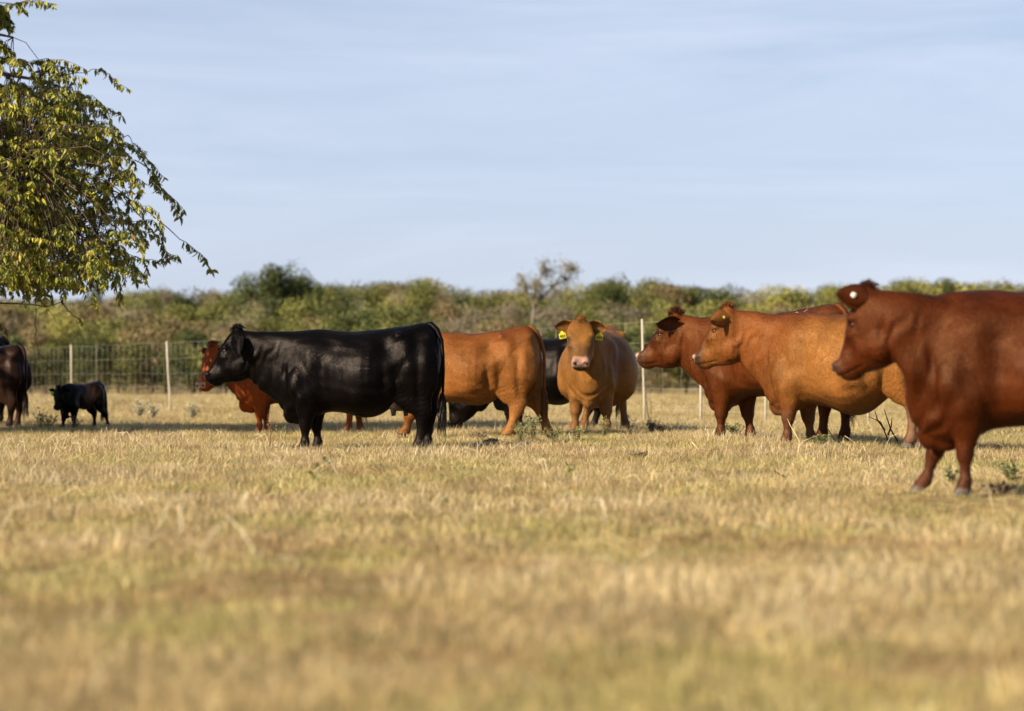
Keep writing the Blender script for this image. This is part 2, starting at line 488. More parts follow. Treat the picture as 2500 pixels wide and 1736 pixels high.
    dsp += G((.30, .28, .76), (.075, .14, .22), -.018)       # behind the shoulder
    dsp += G((.41, .22, .62), (.07, .1, .09), .012)          # elbow
    dsp += G((-.34, .26, .72), (.045, .14, .15), -.032)
    dsp += G((-.26, .33, .66), (.09, .14, .05), -.012)       # flank crease
    dsp += G((-.42, .26, .66), (.05, .12, .09), .016)        # stifle
    dsp += G((-.70, .26, .72), (.035, .10, .20), -.012)      # groove between the thigh muscles
    dsp += G((-.56, .28, .92), (.10, .12, .16), .012)
    dsp += G((-.05, .36, .60), (.28, .12, .14), .010)
    for k in range(6):                                        # ribs, faint
        xr = .22 - .085 * k
        dsp += G((xr, .34, .82), (.022, .12, .18), .0018 * (.4 + .6 * ((k * 7) % 3)))
    for c_, r_, a_ in (((.36, .27, 1.10), (.10, .12, .10), .010), ((.50, .25, .86), (.05, .12, .14), -.010), ((.18, .33, 1.05), (.10, .14, .12), -.010), ((-.12, .37, .80), (.22, .14, .14), .014),
                       ((.10, .36, .52), (.16, .16, .08), .010), ((-.60, .26, 1.02), (.06, .12, .14), .010), ((-.78, .22, .90), (.05, .12, .16), .012), ((-.46, .26, .80), (.05, .1, .10), -.012), ((.52, .24, .56), (.05, .1, .07), .012),
                       ((-.74, .2, .60), (.05, .1, .1), -.010), ((-.22, .34, .55), (.12, .14, .05), -.010)):
        dsp += G(c_, r_, a_)
    dsp *= 1.6
    # dewlap and neck folds
    nk = sstep(.52, .66, co[:, 0]) * (1 - in_head) * (co[:, 2] > .40)
    cen = T0 * .5 + T3 * .5
    ph = (co[:, 0] - .55) * 46 + (co[:, 2] - .9) * 15 + 2.8 * np.sin(co[:, 2] * 7 + co[:, 0] * 5 + px) + 1.2 * np.sin(co[:, 0] * 31 - co[:, 2] * 11)
    dsp += nk * sstep(1.18, .98, co[:, 2]) * .0085 * np.sin(ph) * (.55 + .45 * np.sin(co[:, 2] * 17 + co[:, 0] * 9))
    # thigh / gaskin wrinkles on the lower hind leg
    hl = sstep(.70, .60, co[:, 2]) * sstep(.30, .40, co[:, 2]) * (co[:, 0] < -.35)
    dsp += hl * .0009 * np.sin((co[:, 2] + co[:, 0] * .6) * 120 + 2 * np.sin(co[:, 0] * 30))
    # lumpy hide
    for f_, a_ in ((5.0, .010), (12.0, .0040)):
        p = co * f_ + scale * 31 + px * .01
        dsp += a_ * (np.sin(p[:, 0] * 1.3 + 1.7 * np.sin(p[:, 2])) * np.cos(p[:, 2] * 1.1 + 1.3 * np.sin(p[:, 1] + p[:, 0] * .6))) * (1 - .7 * in_head) * sstep(.35, .6, co[:, 2])
    # face
    hd = np.zeros(n)
    hd += G((.125, .135, -.235), (.030, .03, .022), -.014, hc)    # eye socket
    hd += G((.105, .13, -.195), (.045, .03, .018), .009, hc)     # upper lid ridge
    hd += G((.19, .10, -.38), (.055, .04, .06), -.018, hc)
    hd += G((.165, .12, -.30), (.09, .03, .012), .006, hc)
    hd += G((.08, .12, -.30), (.02, .05, .05), -.006, hc)       # hollow of the cheek
    hd += G((.06, .13, -.43), (.09, .06, .05), .008, hc)
    hd += G((.355, .060, -.490), (.024, .018, .018), -.022, hc)    # nostril
    ml = hc[:, 2] + .548 - (hc[:, 0] - .30) * -.18
    hd += -.007 * np.exp(-(ml / .010) ** 2) * sstep(.10, .16, hc[:, 0])   # mouth line
    hd += G((.17, .0, -.22), (.08, .05, .09), -.004, hc)
    dsp += hd * in_head * 1.2
    co2 = co + nm * dsp[:, None]
    m2.vertices.foreach_set('co', co2.ravel()); m2.update()
    nm = np.empty(n * 3); m2.vertex_normals.foreach_get('vector', nm); nm = nm.reshape(-1, 3)
    # colours
    base = np.tile(np.array(coat), (n, 1))
    eyeshade = np.exp(-((hc[:, 0] - .13) / .05) ** 2 - ((hc[:, 2] + .24) / .035) ** 2) * in_head * (np.abs(hc[:, 1]) > .07)
    base = mixc(base, eyeshade * .6, tuple(x * .25 for x in coat))
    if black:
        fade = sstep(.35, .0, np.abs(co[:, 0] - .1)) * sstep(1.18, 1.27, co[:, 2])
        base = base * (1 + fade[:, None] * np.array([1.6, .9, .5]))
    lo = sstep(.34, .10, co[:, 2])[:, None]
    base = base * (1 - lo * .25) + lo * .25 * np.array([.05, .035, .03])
    base = mixc(base, np.exp(-(ml / .009) ** 2) * sstep(.13, .20, hc[:, 0]) * in_head * .8, tuple(x * .15 for x in coat))
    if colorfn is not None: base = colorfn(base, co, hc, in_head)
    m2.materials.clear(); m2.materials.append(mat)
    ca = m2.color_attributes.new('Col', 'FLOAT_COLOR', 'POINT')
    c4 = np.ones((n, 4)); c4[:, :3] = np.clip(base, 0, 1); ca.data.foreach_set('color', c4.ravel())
    m2.polygons.foreach_set('use_smooth', np.ones(len(m2.polygons), bool))
    m2.update()
    body = bpy.data.objects.new('body', m2); COL.objects.link(body); body.parent = root
    cb = Vector(coat)
    # eyes, nostrils
    bvh = BVHTree.FromPolygons([Vector(c) for c in co2.tolist()], [tuple(p.vertices) for p in m2.polygons])
    R3 = Mh.to_3x3().normalized()
    for s in (-1, 1):
        tgt = H(.03, -.245, s * .02); org = H(.46, -.20, s * .46)
        hit = bvh.ray_cast(org, (tgt - org).normalized())
        ep = hit[0] if hit[0] is not None else H(.123, -.236, s * .13)
        en = (R3 @ Vector((.55, s * .8, .12))).normalized(); et = (R3 @ Vector((.62, s * -.42, -.28))); et = (et - en * et.dot(en)).normalized(); eu = en.cross(et) * (-s)
        if eu.z < 0: eu = -eu
        e = MB(); rot = Matrix((et, eu, en)).transposed()
        e.ell(ep - en * .010, (.026, .019, .017), 12, 8, rot); e.build('eye', M_EYE, root)
        lid = MB()
        pts = []
        for k in range(9):
            a = math.pi * (k / 8)
            pts.append(ep + et * (.031 * math.cos(a)) + eu * (.018 * math.sin(a)) + en * (.002 + .006 * math.sin(a)))
        lid.tube(pts, [.002, .004, .006, .007, .007, .007, .006, .004, .002], 5)
        lid.build('eyelid', M_DARKSKIN, root)
        q = MB(); q.ell(H(.356, -.488, s * .060 * cheek), (.015, .014, .018), 9, 6, Mh.to_3x3() @ Matrix.Rotation(s * .5, 3, 'Z')); q.build('nostril', M_DARKSKIN, root)
    # ears
    ear_info = []
    for s, dv in ((1, ears[0]), (-1, ears[1])):
        dirv = Vector((dv[0], s * dv[1], dv[2])).normalized()
        openv = Vector((.75, s * -.05, -.45)); 
        if len(dv) > 3: openv = Vector((dv[3], s * dv[4], dv[5]))
        openv = (openv - dirv * openv.dot(dirv)).normalized()
        acr = dirv.cross(openv).normalized()
        base_p = Vector((-.045, s * .095, -.10))
        W = earw
        gu, gv = 12, 9
        vs = []; cols = []
        for layer in (0, 1):
            for i in range(gu):
                u = i / (gu - 1)
                hw = W * (math.sin(math.pi * min(1, (u * .86 + .14)) ** .9)) ** .75 * (1 if u < .95 else .6) + .012 * (1 - u)
                for j in range(gv):
                    v = 2 * j / (gv - 1) - 1
                    cup = (.030 * (1 - u) + .014) * (v * v) * 1.2
                    droop = -.03 * u * u
                    p = base_p + dirv * (u * earlen) + acr * (v * hw) + openv * (cup + (-.006 if layer else .004) * (1 - abs(v) ** 3)) + Vector((0, 0, droop))
                    vs.append(Mh @ p)
                    edge = abs(v) ** 3 + u ** 6
                    if layer: cc = Vector(coat) * (1 - .45 * min(1, edge))
                    else: cc = Vector(coat) * (.62 if not black else 1.0) + (Vector((.07, .040, .020)) * (.6 - abs(v) * .5) if not black else Vector((0, 0, 0)))
                    cols.append(cc)
        fs = []
        for i in range(gu - 1):
            for j in range(gv - 1):
                a = i * gv + j
                fs.append((a, a + 1, a + gv + 1, a + gv)); b_ = a + gu * gv
                fs.append((b_ + gv, b_ + gv + 1, b_ + 1, b_))
        off = gu * gv
        for i in range(gu - 1):
            for j in (0, gv - 1):
                a = i * gv + j; fs.append((a, a + gv, a + gv + off, a + off))
        for j in range(gv - 1):
            a = (gu - 1) * gv + j; fs.append((a, a + 1, a + 1 + off, a + off))
        ear = mesh_obj('ear', np.array([tuple(v) for v in vs]), fs, mat, root, True, np.array([tuple(c) for c in cols]))
        # hair fringe of the ear
        pieces = []; pc = []
        for k in range(420):
            u = random.random() ** .7; v = random.choice((-1, 1)) * random.uniform(.35, 1.0) if random.random() < .75 else random.uniform(-.6, .6)
            hw = W * (math.sin(math.pi * min(1, (u * .86 + .14)) ** .9)) ** .75
            p = base_p + dirv * (u * earlen * .97) + acr * (v * hw) + openv * ((.030 * (1 - u) + .014) * v * v * 1.2) + Vector((0, 0, -.03 * u * u))
            hd_ = (dirv * (.6 + .6 * u) + acr * (v * 1.0) + openv * random.uniform(.0, .8) + Vector([random.gauss(0, .25) for _ in range(3)])).normalized()
            L_ = random.uniform(.014, .036)
            sd = hd_.cross(Vector((random.gauss(0, 1), random.gauss(0, 1), random.gauss(0, 1)))).normalized() * .0024
            tipp = p + hd_ * L_ + Vector((0, 0, -.006))
            pieces.append([tuple(Mh @ (p - sd)), tuple(Mh @ (p + sd)), tuple(Mh @ tipp)])
            c = cb * random.uniform(.25, .95) if not black else cb * random.uniform(.6, 1.6)
            pc.append([tuple(c)] * 3)
        fr = quads_mesh('ear_hair', pieces, 3, [(0, 1, 2)], M_HAIR, ear, pc)
        fr['kind'] = 'stuff'
        ear_info.append((Mh, base_p, dirv, openv, acr))
    # tuft on the poll
    pieces = []; pc = []
    for k in range(520):
        a = random.uniform(0, 2 * math.pi); r = random.random() ** .6
        p = Vector((.0 + .085 * r * math.cos(a), .075 * r * math.sin(a), 0))
        p.z = .026 - (p.x - .0) ** 2 * 5 - p.y ** 2 * 4 - (.35 * p.x if p.x > .03 else 0)
        hd_ = Vector((random.uniform(-.6, .9), random.gauss(0, .5) + p.y * 8, random.uniform(.25, 1.1))).normalized()
        L_ = tuft * random.uniform(.5, 1.25) * (1.15 - r * .6)
        cr = Vector((random.gauss(0, .4), random.gauss(0, .4), random.gauss(-.3, .3)))
        p1 = p + hd_ * L_ * .55; p2 = p1 + (hd_ + cr).normalized() * L_ * .5
        sd = hd_.cross(Vector((random.gauss(0, 1), random.gauss(0, 1), .2))).normalized() * .0024
        pieces.append([tuple(Mh @ (p - sd)), tuple(Mh @ (p + sd)), tuple(Mh @ (p1 + sd * .8)), tuple(Mh @ (p1 - sd * .8)), tuple(Mh @ p2)])
        c = cb * random.uniform(.35, .85) if not black else cb * random.uniform(.7, 1.8)
        pc.append([tuple(c)] * 5)
    me_ = MB()
    V = np.array(pieces).reshape(-1, 3); F = []
    for k in range(len(pieces)):
        b = k * 5; F += [(b, b + 1, b + 2, b + 3), (b + 3, b + 2, b + 4)]
    ph_ = mesh_obj('poll_hair', V, F, M_HAIR, root, False, np.array(pc).reshape(-1, 3)); ph_['kind'] = 'stuff'
    # hooves, each of two claws
    if hooves:
        for fx, fy, fz in feet:
            hb = MB()
            for s in (-1, 1):
                cy = fy + s * .023
                rr = []
                for z, xb, xf, w in ((0.0, -.055, .062, .021), (.02, -.053, .055, .022), (.045, -.048, .043, .021), (.066, -.04, .032, .017)):
                    ring = []
                    for j in range(10):
                        t = 2 * math.pi * j / 10
                        cx = (xb + xf) / 2
                        ring.append((fx + cx + (xf - xb) / 2 * math.cos(t), cy + w * math.sin(t), fz + z))
                    rr.append(ring)
                hb.loft(rr)
            hb.build('hoof', M_HOOF, root)
    # tail with its switch
    if tail:
        tb = MB(); ts = tail_side
        pts = [(-.72, 0, 1.315), (-.80, 0, 1.325), (-.865, ts * .2, 1.27), (-.915, ts * .5, 1.16), (-.94, ts, 1.0), (-.945, ts, .82), (-.94, ts, .66), (-.935, ts, .50), (-.93, ts, .40)]
        tb.tube(pts, [.03, .038, .031, .025, .020, .017, .015, .013, .010], 9)
        nv = len(tb.v)
        tl = tb.build('tail', mat, root, True, np.tile(np.array(coat) * (.8 if not black else 1), (nv, 1)))
        pieces = []; pc = []
        for k in range(190):
            z0 = random.uniform(.36, .62); a = random.uniform(0, 2 * math.pi)
            p = Vector((-.932 + .014 * math.cos(a), ts + .014 * math.sin(a), z0))
            L_ = random.uniform(.14, .30)
            m_ = p + Vector((math.cos(a) * .030, math.sin(a) * .030, -L_ * .5)); e_ = p + Vector((math.cos(a) * .020 + random.gauss(0, .020), math.sin(a) * .02 + random.gauss(0, .020), -L_))
            e_.z = max(e_.z, .12)
            sd = Vector((random.gauss(0, 1), random.gauss(0, 1), 0)).normalized() * .003
            pieces.append([tuple(p - sd), tuple(p + sd), tuple(m_ + sd), tuple(m_ - sd), tuple(e_)])
            c = cb * random.uniform(.3, .8) if not black else cb * random.uniform(.8, 2.2)
            pc.append([tuple(c)] * 5)
        V = np.array(pieces).reshape(-1, 3); F = []
        for k in range(len(pieces)):
            b = k * 5; F += [(b, b + 1, b + 2, b + 3), (b + 3, b + 2, b + 4)]
        sw_ = mesh_obj('tail_switch', V, F, M_HAIR, tl, False, np.array(pc).reshape(-1, 3)); sw_['kind'] = 'stuff'
    if udder is not None:
        ub = MB(); ub.ell((-.46, 0, .545), (.17, .13, .125), 16, 10)
        n0 = len(ub.v)
        for ux in (-.40, -.53):
            for uy in (-.06, .06):
                ub.tube([(ux, uy, .46), (ux - .003, uy, .415), (ux - .004, uy, .375)], [.026, .018, .010], 8)
        vv = np.array(ub.v); uc = np.tile(np.array((.055, .04, .036)), (len(vv), 1))
        wh = np.exp(-((vv[:, 0] + .37) / .05) ** 2 - ((vv[:, 2] - .50) / .07) ** 2)[:, None]
        uc = uc * (1 - wh) + wh * np.array((.55, .45, .38))
        ub.build('udder', M_UDDER, root, True, uc)
    # short hair standing off the hide
    if fur:
        rs = np.random.default_rng(abs(int(px)) + 3)
        tri = np.array([p.vertices[:3] for p in m2.polygons])
        pick = rs.integers(0, len(tri), fur)
        P = co2[tri[pick]]; w_ = rs.dirichlet((1, 1, 1), fur)[:, :, None]
        P0 = (P * w_).sum(1); Nn = nm[tri[pick, 0]]
        keep = P0[:, 2] > .06
        hcp = hc[tri[pick, 0]]
        keep &= ~((hcp[:, 0] > .27) & (hcp[:, 2] < -.40) & (in_head[tri[pick, 0]] > .5))
        P0, Nn, cidx = P0[keep], Nn[keep], tri[pick, 0][keep]
        k = len(P0)
        flow = np.tile(np.array([-.75, 0, -.65]), (k, 1)) + rs.normal(0, .22, (k, 3))
        flow += np.stack([np.sin(P0[:, 2] * 7 + P0[:, 0] * 4) * .35, np.zeros(k), np.cos(P0[:, 0] * 6) * .25], 1)
        tg = flow - Nn * (flow * Nn).sum(1)[:, None]; tg /= np.linalg.norm(tg, axis=1)[:, None] + 1e-6
        sd = np.cross(tg, Nn) * .0013
        L_ = rs.uniform(.014, .032, k)[:, None]
        tip = P0 + tg * L_ + Nn * L_ * rs.uniform(.06, .26, k)[:, None]
        V = np.stack([P0 - sd, P0 + sd, tip], 1)
        cc = np.clip(base[cidx] * rs.uniform(.60, 1.45, k)[:, None], 0, 1)
        cc = np.repeat(cc[:, None], 3, 1)
        fo = quads_mesh('coat_hair', V, 3, [(0, 1, 2)], mat, root, cc); fo['kind'] = 'stuff'
    # ear tags
    for t in tags:
        Mh_, bp_, dv_, ov_, ac_ = ear_info[t['ear']]
        s = 1 if t['ear'] == 0 else -1
        c = bp_ + dv_ * (earlen * t.get('u', .5)) + Vector((0, 0, -.03 * .25))
        if t['kind'] == 'button':
            bb = MB(); nrm = -ov_ if t.get('back', True) else ov_
            cc_ = Mh_ @ (c + nrm * .010); n3 = (Mh_.to_3x3() @ nrm).normalized()
            sd_ = n3.orthogonal().normalized(); u2 = n3.cross(sd_); r_ = t.get('r', .016)
            rings = [[cc_ + n3 * h + (sd_ * math.cos(a) + u2 * math.sin(a)) * rr for a in [2 * math.pi * j / 14 for j in range(14)]] for h, rr in ((0, r_), (.004, r_), (.006, r_ * .7))]
            bb.loft(rings); tb_ = bb.build('ear_button', t['mat'], root, False)
            b2 = MB(); rings = [[cc_ + n3 * h + (sd_ * math.cos(a) + u2 * math.sin(a)) * rr for a in [2 * math.pi * j / 10 for j in range(10)]] for h, rr in ((.004, r_ * .35), (.010, r_ * .3))]
            b2.loft(rings); b2.build('button_stud', t['mat'], tb_, False)
        else:
            # a flap that hangs below the ear, facing a chosen way in the head frame
            fc = Vector(t.get('face', (1, s * .15, 0))).normalized()
            top = c + Vector(t.get('off', (.02, 0, -.035)))
            R_ = (fc.cross(Vector((0, 0, 1)))).normalized() * -1
            tilt = t.get('tilt', 0.15 * s); dn = (Vector((0, 0, -1)) * math.cos(tilt) + R_ * math.sin(tilt)); R2 = dn.cross(fc).normalized()
            wd = t.get('w', .042); ht = t.get('h', .085)
            prof = [(-.35, 0), (-.45, .18), (-1, .32), (-1, .95), (-.9, 1), (.9, 1), (1, .95), (1, .32), (.45, .18), (.35, 0)]
            fr_ = []; bk = []
            for a_, b_ in prof:
                pnt = top + R2 * (a_ * wd) + dn * (b_ * ht) + fc * (.006 * math.sin(b_ * 3))
                fr_.append(Mh_ @ (pnt + fc * .0025)); bk.append(Mh_ @ (pnt - fc * .0025))
            q = MB(); q.loft([bk, fr_]); tg_ = q.build('ear_tag', t['mat'], root, False)
            if t.get('text'):
                cu = bpy.data.curves.new('n', 'FONT'); cu.body = t['text']; cu.size = wd * 1.02; cu.align_x = 'CENTER'; cu.align_y = 'CENTER'; cu.extrude = .0008; cu.resolution_u = 2; cu.offset = .0004
                to = bpy.data.objects.new('n', cu); COL.objects.link(to)
                dg = bpy.context.evaluated_depsgraph_get(); tm = bpy.data.meshes.new_from_object(to.evaluated_get(dg)); bpy.data.objects.remove(to)
                R_h = Mh_.to_3x3(); zx = R_h @ fc; yx = R_h @ (-dn); xx = yx.cross(zx)
                mt = Matrix((xx, yx, zx)).transposed().to_4x4(); mt.translation = Mh_ @ (top + dn * (ht * .66) + fc * .010)
                tm.transform(mt); tm.materials.clear(); tm.materials.append(M_INK)
                no = bpy.data.objects.new('number', tm); COL.objects.link(no); no.parent = tg_
    return root, body

def mixc(base, mask, col):
    mask = np.clip(mask, 0, 1)[:, None]
    return base * (1 - mask) + np.array(col) * mask

def muzzle_pink(base, hc, ih, col, amt=1.0, dark=None):
    if dark is not None:
        m = sstep(.22, .30, hc[:, 0]) * sstep(-.33, -.40, hc[:, 2]) * ih
        base = mixc(base, m * .85, dark)
    f = sstep(.334, .350, hc[:, 0] + .25 * (hc[:, 2] + .50)) * sstep(-.43, -.455, hc[:, 2]) * sstep(-.56, -.54, hc[:, 2]) * ih
    return mixc(base, f * amt, col)

def cf_black(base, co, hc, ih):
    return base

def cf_brown(base, co, hc, ih):      # even brown with pale legs
    lo = sstep(.55, .25, co[:, 2]) * (co[:, 0] < .2)
    base = mixc(base, lo * .65, (.40, .17, .05))
    tp = sstep(1.0, 1.22, co[:, 2] + .06 * np.sin(co[:, 0] * 9))
    base = mixc(base, tp * .55, (.17, .042, .008))
    sh = np.exp(-((co[:, 0] + .02 + .3 * (co[:, 2] - .95)) / .10) ** 2 - ((co[:, 2] - .98) / .14) ** 2) + np.exp(-((co[:, 0] + .20) / .09) ** 2 - ((co[:, 2] - 1.0) / .16) ** 2)
    return mixc(base, sh * .45, (.13, .030, .007))

def cf_front(base, co, hc, ih):
    fz = sstep(-.22, -.34, hc[:, 2]) * sstep(.10, .2, hc[:, 0]) * ih
    base = mixc(base, fz * .55, (.09, .052, .032))
    es = np.exp(-((hc[:, 0] - .14) / .05) ** 2 - ((np.abs(hc[:, 1]) - .13) / .05) ** 2 - ((hc[:, 2] + .27) / .05) ** 2) * ih
    base = mixc(base, es * .85, (.035, .020, .014))
    pole = np.exp(-((hc[:, 2] + .02) / .05) ** 2) * ih
    base = mixc(base, pole * .6, (.12, .035, .01))
    m = sstep(.30, .325, hc[:, 0] + .25 * (hc[:, 2] + .50)) * sstep(-.405, -.43, hc[:, 2]) * sstep(-.568, -.545, hc[:, 2]) * ih
    base = mixc(base, m, (.40, .235, .17))
    pt = np.exp(-((co[:, 0] - .45) / .30) ** 2 - ((co[:, 1] - .28) / .14) ** 2 - ((co[:, 2] - 1.0) / .22) ** 2) + .8 * np.exp(-((co[:, 1] - .33) / .07) ** 2 - ((co[:, 2] - .75) / .3) ** 2)
    base = mixc(base, pt * .7 * (1 - ih), (.13, .042, .012))
    spots = (np.sin(hc[:, 1] * 130 + 2) * np.sin(hc[:, 2] * 110 + 1) > .55) * m * (np.abs(hc[:, 1]) > .03)
    base = mixc(base, spots * .5, (.55, .22, .13))
    lip = sstep(-.545, -.562, hc[:, 2]) * sstep(.12, .2, hc[:, 0]) * ih
    base = mixc(base, lip * .9, (.03, .02, .018))
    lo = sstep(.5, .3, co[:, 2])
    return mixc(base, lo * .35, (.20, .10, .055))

def cf_gold(base, co, hc, ih):       # golden flank, redder neck and head
    nk = sstep(.30, .75, co[:, 0] + .15 * np.sin(co[:, 2] * 7))
    base = mixc(base, nk * .6, (.155, .036, .009))
    tp = sstep(1.12, 1.24, co[:, 2]) * (1 - ih)
    gl = np.exp(-((co[:, 0] - .05) / .38) ** 2 - ((co[:, 2] - .90) / .26) ** 2)
    base = mixc(base, gl * .65, (.34, .145, .038))
    base = mixc(base, tp * .5, (.12, .028, .008))
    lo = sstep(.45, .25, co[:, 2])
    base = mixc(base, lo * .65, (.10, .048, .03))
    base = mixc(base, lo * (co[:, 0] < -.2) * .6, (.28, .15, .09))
    fc = sstep(.03, .12, hc[:, 0]) * ih
    base = mixc(base, fc * .45, (.22, .085, .02))
    return muzzle_pink(base, hc, ih, (.46, .31, .24), .95, (.035, .02, .016))

def cf_red(base, co, hc, ih):
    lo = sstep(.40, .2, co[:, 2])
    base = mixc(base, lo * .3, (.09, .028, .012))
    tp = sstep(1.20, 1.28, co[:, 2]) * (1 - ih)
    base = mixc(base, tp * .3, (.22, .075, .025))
    return muzzle_pink(base, hc, ih, (.44, .30, .24), .9, (.06, .03, .02))

def cf_deep(base, co, hc, ih):
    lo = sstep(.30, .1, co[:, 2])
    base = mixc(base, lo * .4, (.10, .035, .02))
    m = sstep(.27, .33, hc[:, 0]) * sstep(-.40, -.46, hc[:, 2]) * ih
    return mixc(base, m * .85, (.035, .02, .018))

def cf_rust(base, co, hc, ih):
    base = muzzle_pink(base, hc, ih, (.46, .29, .23), .9)
    return base

def cf_calf(base, co, hc, ih):
    m = np.exp(-((co[:, 0] + .25) / .22) ** 2 - ((co[:, 2] - 1.05) / .18) ** 2) * (1 - ih)
    m2 = np.exp(-((co[:, 0] + .05) / .2) ** 2 - ((co[:, 2] - .8) / .2) ** 2) * (1 - ih)
    base = mixc(base, m * .95 * (np.sin(co[:, 0] * 25 + co[:, 2] * 20) * .3 + .7), (.34, .11, .025))
    return mixc(base, m2 * .5, (.12, .05, .02))

def cf_dark(base, co, hc, ih):
    m = sstep(.7, .4, co[:, 2]) * .4 + .3 * np.exp(-((co[:, 0] + .7) / .25) ** 2)
    return mixc(base, m, (.035, .016, .010))

PI = math.pi
BLK = (.0030, .0021, .0021)
a = math.radians
HAIRS = 150000
build_cow('cow', 'large glossy black cow in profile facing left, whole body and udder in view', 'cow', 868, 25.3, PI - a(7), 1.0, BLK, True,
          head=(1.265, 0, 1.295, a(-2), a(-3)), swings=(.02, -.07, .02, -.02), ears=((-.10, .60, -.85, .3, .8, .5), (-.1, .9, -.6)), earlen=.22,
          tuft=.04, udder=True, colorfn=cf_black, fur=HAIRS, tail_side=.10, belly=.01, legthin=1.12,
          tags=[dict(ear=0, kind='flap', mat=M_TAG, face=(.15, 1, 0), off=(.07, -.005, .03), w=.007, h=.045, u=.3)])
build_cow('cow', 'light brown cow whose rear half shows behind the tail of the large black cow', 'cow', 1136, 29.3, PI - a(12), 1.01, (.25, .092, .022),
          head=(1.22, 0, 1.00, a(0), a(-25)), swings=(.25, .0, .16, -.30), legthin=1.38, colorfn=cf_brown, fur=HAIRS, tail_side=-.13, belly=-.03, wide=1.05)
build_cow('cow', 'brown cow facing the camera with a yellow tag in each ear', 'cow', 1457, 31.6, -PI / 2 - a(10), 1.06, (.27, .115, .026),
          head=(1.03, -.05, 1.375, a(8), a(-8)), swings=(.03, .06, .0, .1), belly=.07, wide=1.31, ears=((.0, 1, .02, .95, 0, -.2), (.0, 1, .16, .95, 0, -.2)), earlen=.215, earw=.085,
          tuft=.03, colorfn=cf_front, fur=HAIRS, cheek=1.17, spreads=(.06, .05, .12, .10), legthin=1.3,
          tags=[dict(ear=0, kind='flap', mat=M_TAG, text='423', u=.62, off=(.03, 0, -.065), tilt=-.12, w=.043, h=.090),
                dict(ear=1, kind='flap', mat=M_TAG, text='423', u=.62, off=(.03, 0, -.065), tilt=.2, w=.043, h=.090),
                dict(ear=1, kind='button', mat=M_WHITE, u=.30, r=.016)])
rootC, bodyC = build_cow('cow', 'deep red brown cow with a thin pale brand on its hip', 'cow', 1884, 25.8, PI - a(42), 1.08, (.098, .024, .0052),
          head=(1.10, .12, 1.29, a(20), a(6)), swings=(.03, -.14, .0, -.05), ears=((.64, .72, .02, -.62, .66, -.35), (.3, .9, .0)), earlen=.24, earw=.08, tuft=.075, colorfn=cf_red, fur=HAIRS, belly=-.06, wide=1.0, legthin=1.15)
build_cow('cow', 'golden flanked brown cow with a small round yellow ear button', 'cow', 2062, 24.2, PI - a(29), 1.055, (.23, .088, .020),
          head=(1.18, .06, 1.345, a(10), a(-3)), swings=(.04, -.10, .0, -.02), ears=((.58, .78, -.02, .75, -.62, -.25), (.3, .9, .0)), earlen=.25, earw=.085, tuft=.05, colorfn=cf_gold, fur=HAIRS, belly=.07, wide=1.10, legthin=1.12,
          tags=[dict(ear=0, kind='button', mat=M_TAG, u=.35, r=.016)])
build_cow('cow', 'nearest cow, dark mahogany red, walking left and cut off by the right edge', 'cow', 2545, 15.35, PI - a(4), 1.03, (.068, .0135, .0028),
          hs=.90, head=(1.07, 0, 1.295, a(-32), a(-14)), swings=(.0, .25, .05, .1), ears=((.55, .60, .42, .6, -.75, .0), (1.0, .35, -.25)), earlen=.25, earw=.085, tuft=.045, colorfn=cf_deep, fur=HAIRS, voxel=.0115, belly=-.04, wide=1.05, legthin=.95,
          tags=[dict(ear=0, kind='button', mat=M_WHITE, u=.5, r=.017), dict(ear=1, kind='flap', mat=M_TAG_PALE, face=(.3, 1, 0), u=.85, off=(.03, .03, .0), w=.036, h=.09, tilt=.7)])
build_cow('cow', 'rust red cow peering out behind the head of the large black cow', 'cow', 722, 33.0, PI + a(6), 1.0, (.26, .052, .0095),
          head=(1.12, .10, 1.22, a(42), a(-14)), swings=(.0, -.12, .0, -.2), ears=((.0, 1, .05, .9, 0, -.3), (.0, 1, .1, .9, 0, -.35)), tuft=.05, colorfn=cf_rust, fur=30000, legthin=1.1,
          tags=[dict(ear=1, kind='flap', mat=M_TAG, u=.6, off=(.05, 0, -.04), tilt=-.5, w=.042, h=.085), dict(ear=1, kind='button', mat=M_WHITE, u=.45, r=.014)])
build_cow('cow', 'black cow grazing with lowered head behind the light brown cow', 'cow', 1340, 33.2, PI - a(18), 1.04, BLK, True,
          head=(1.36, 0, .70, 0, a(-34)), swings=(.02, -.05, .26, .18), colorfn=cf_black, fur=15000, voxel=.016, tail=True, tail_side=-.1, wide=.9,
          tags=[dict(ear=0, kind='flap', mat=M_TAG_GREEN, face=(.3, 1, 0), u=.6, off=(.02, .01, -.02), w=.03, h=.06)])
build_cow('cow', 'dark brown hindquarters of a cow in tree shade at the left edge', 'cow', -60, 38.6, PI - a(18), 1.0, (.020, .0095, .007), True,
          head=(1.25, 0, 1.1, 0, a(-10)), swings=(0, 0, .0, .06), colorfn=cf_dark, fur=20000, voxel=.016, tail_side=.06, legthin=1.2)
build_cow('cow', 'black cow at the left edge, its back just showing over the dark brown one', 'cow', -118, 41.5, PI - a(4), 1.12, BLK, True,
          head=(1.25, 0, 1.1, 0, a(-10)), colorfn=cf_black, voxel=.02)
build_cow('cow', 'red brown cow whose lower legs show under the belly of the nearest cow', 'cow', 2520, 31.0, -a(20), .98, (.30, .085, .02),
          head=(1.25, 0, 1.1, 0, a(-20)), colorfn=cf_rust, voxel=.02)
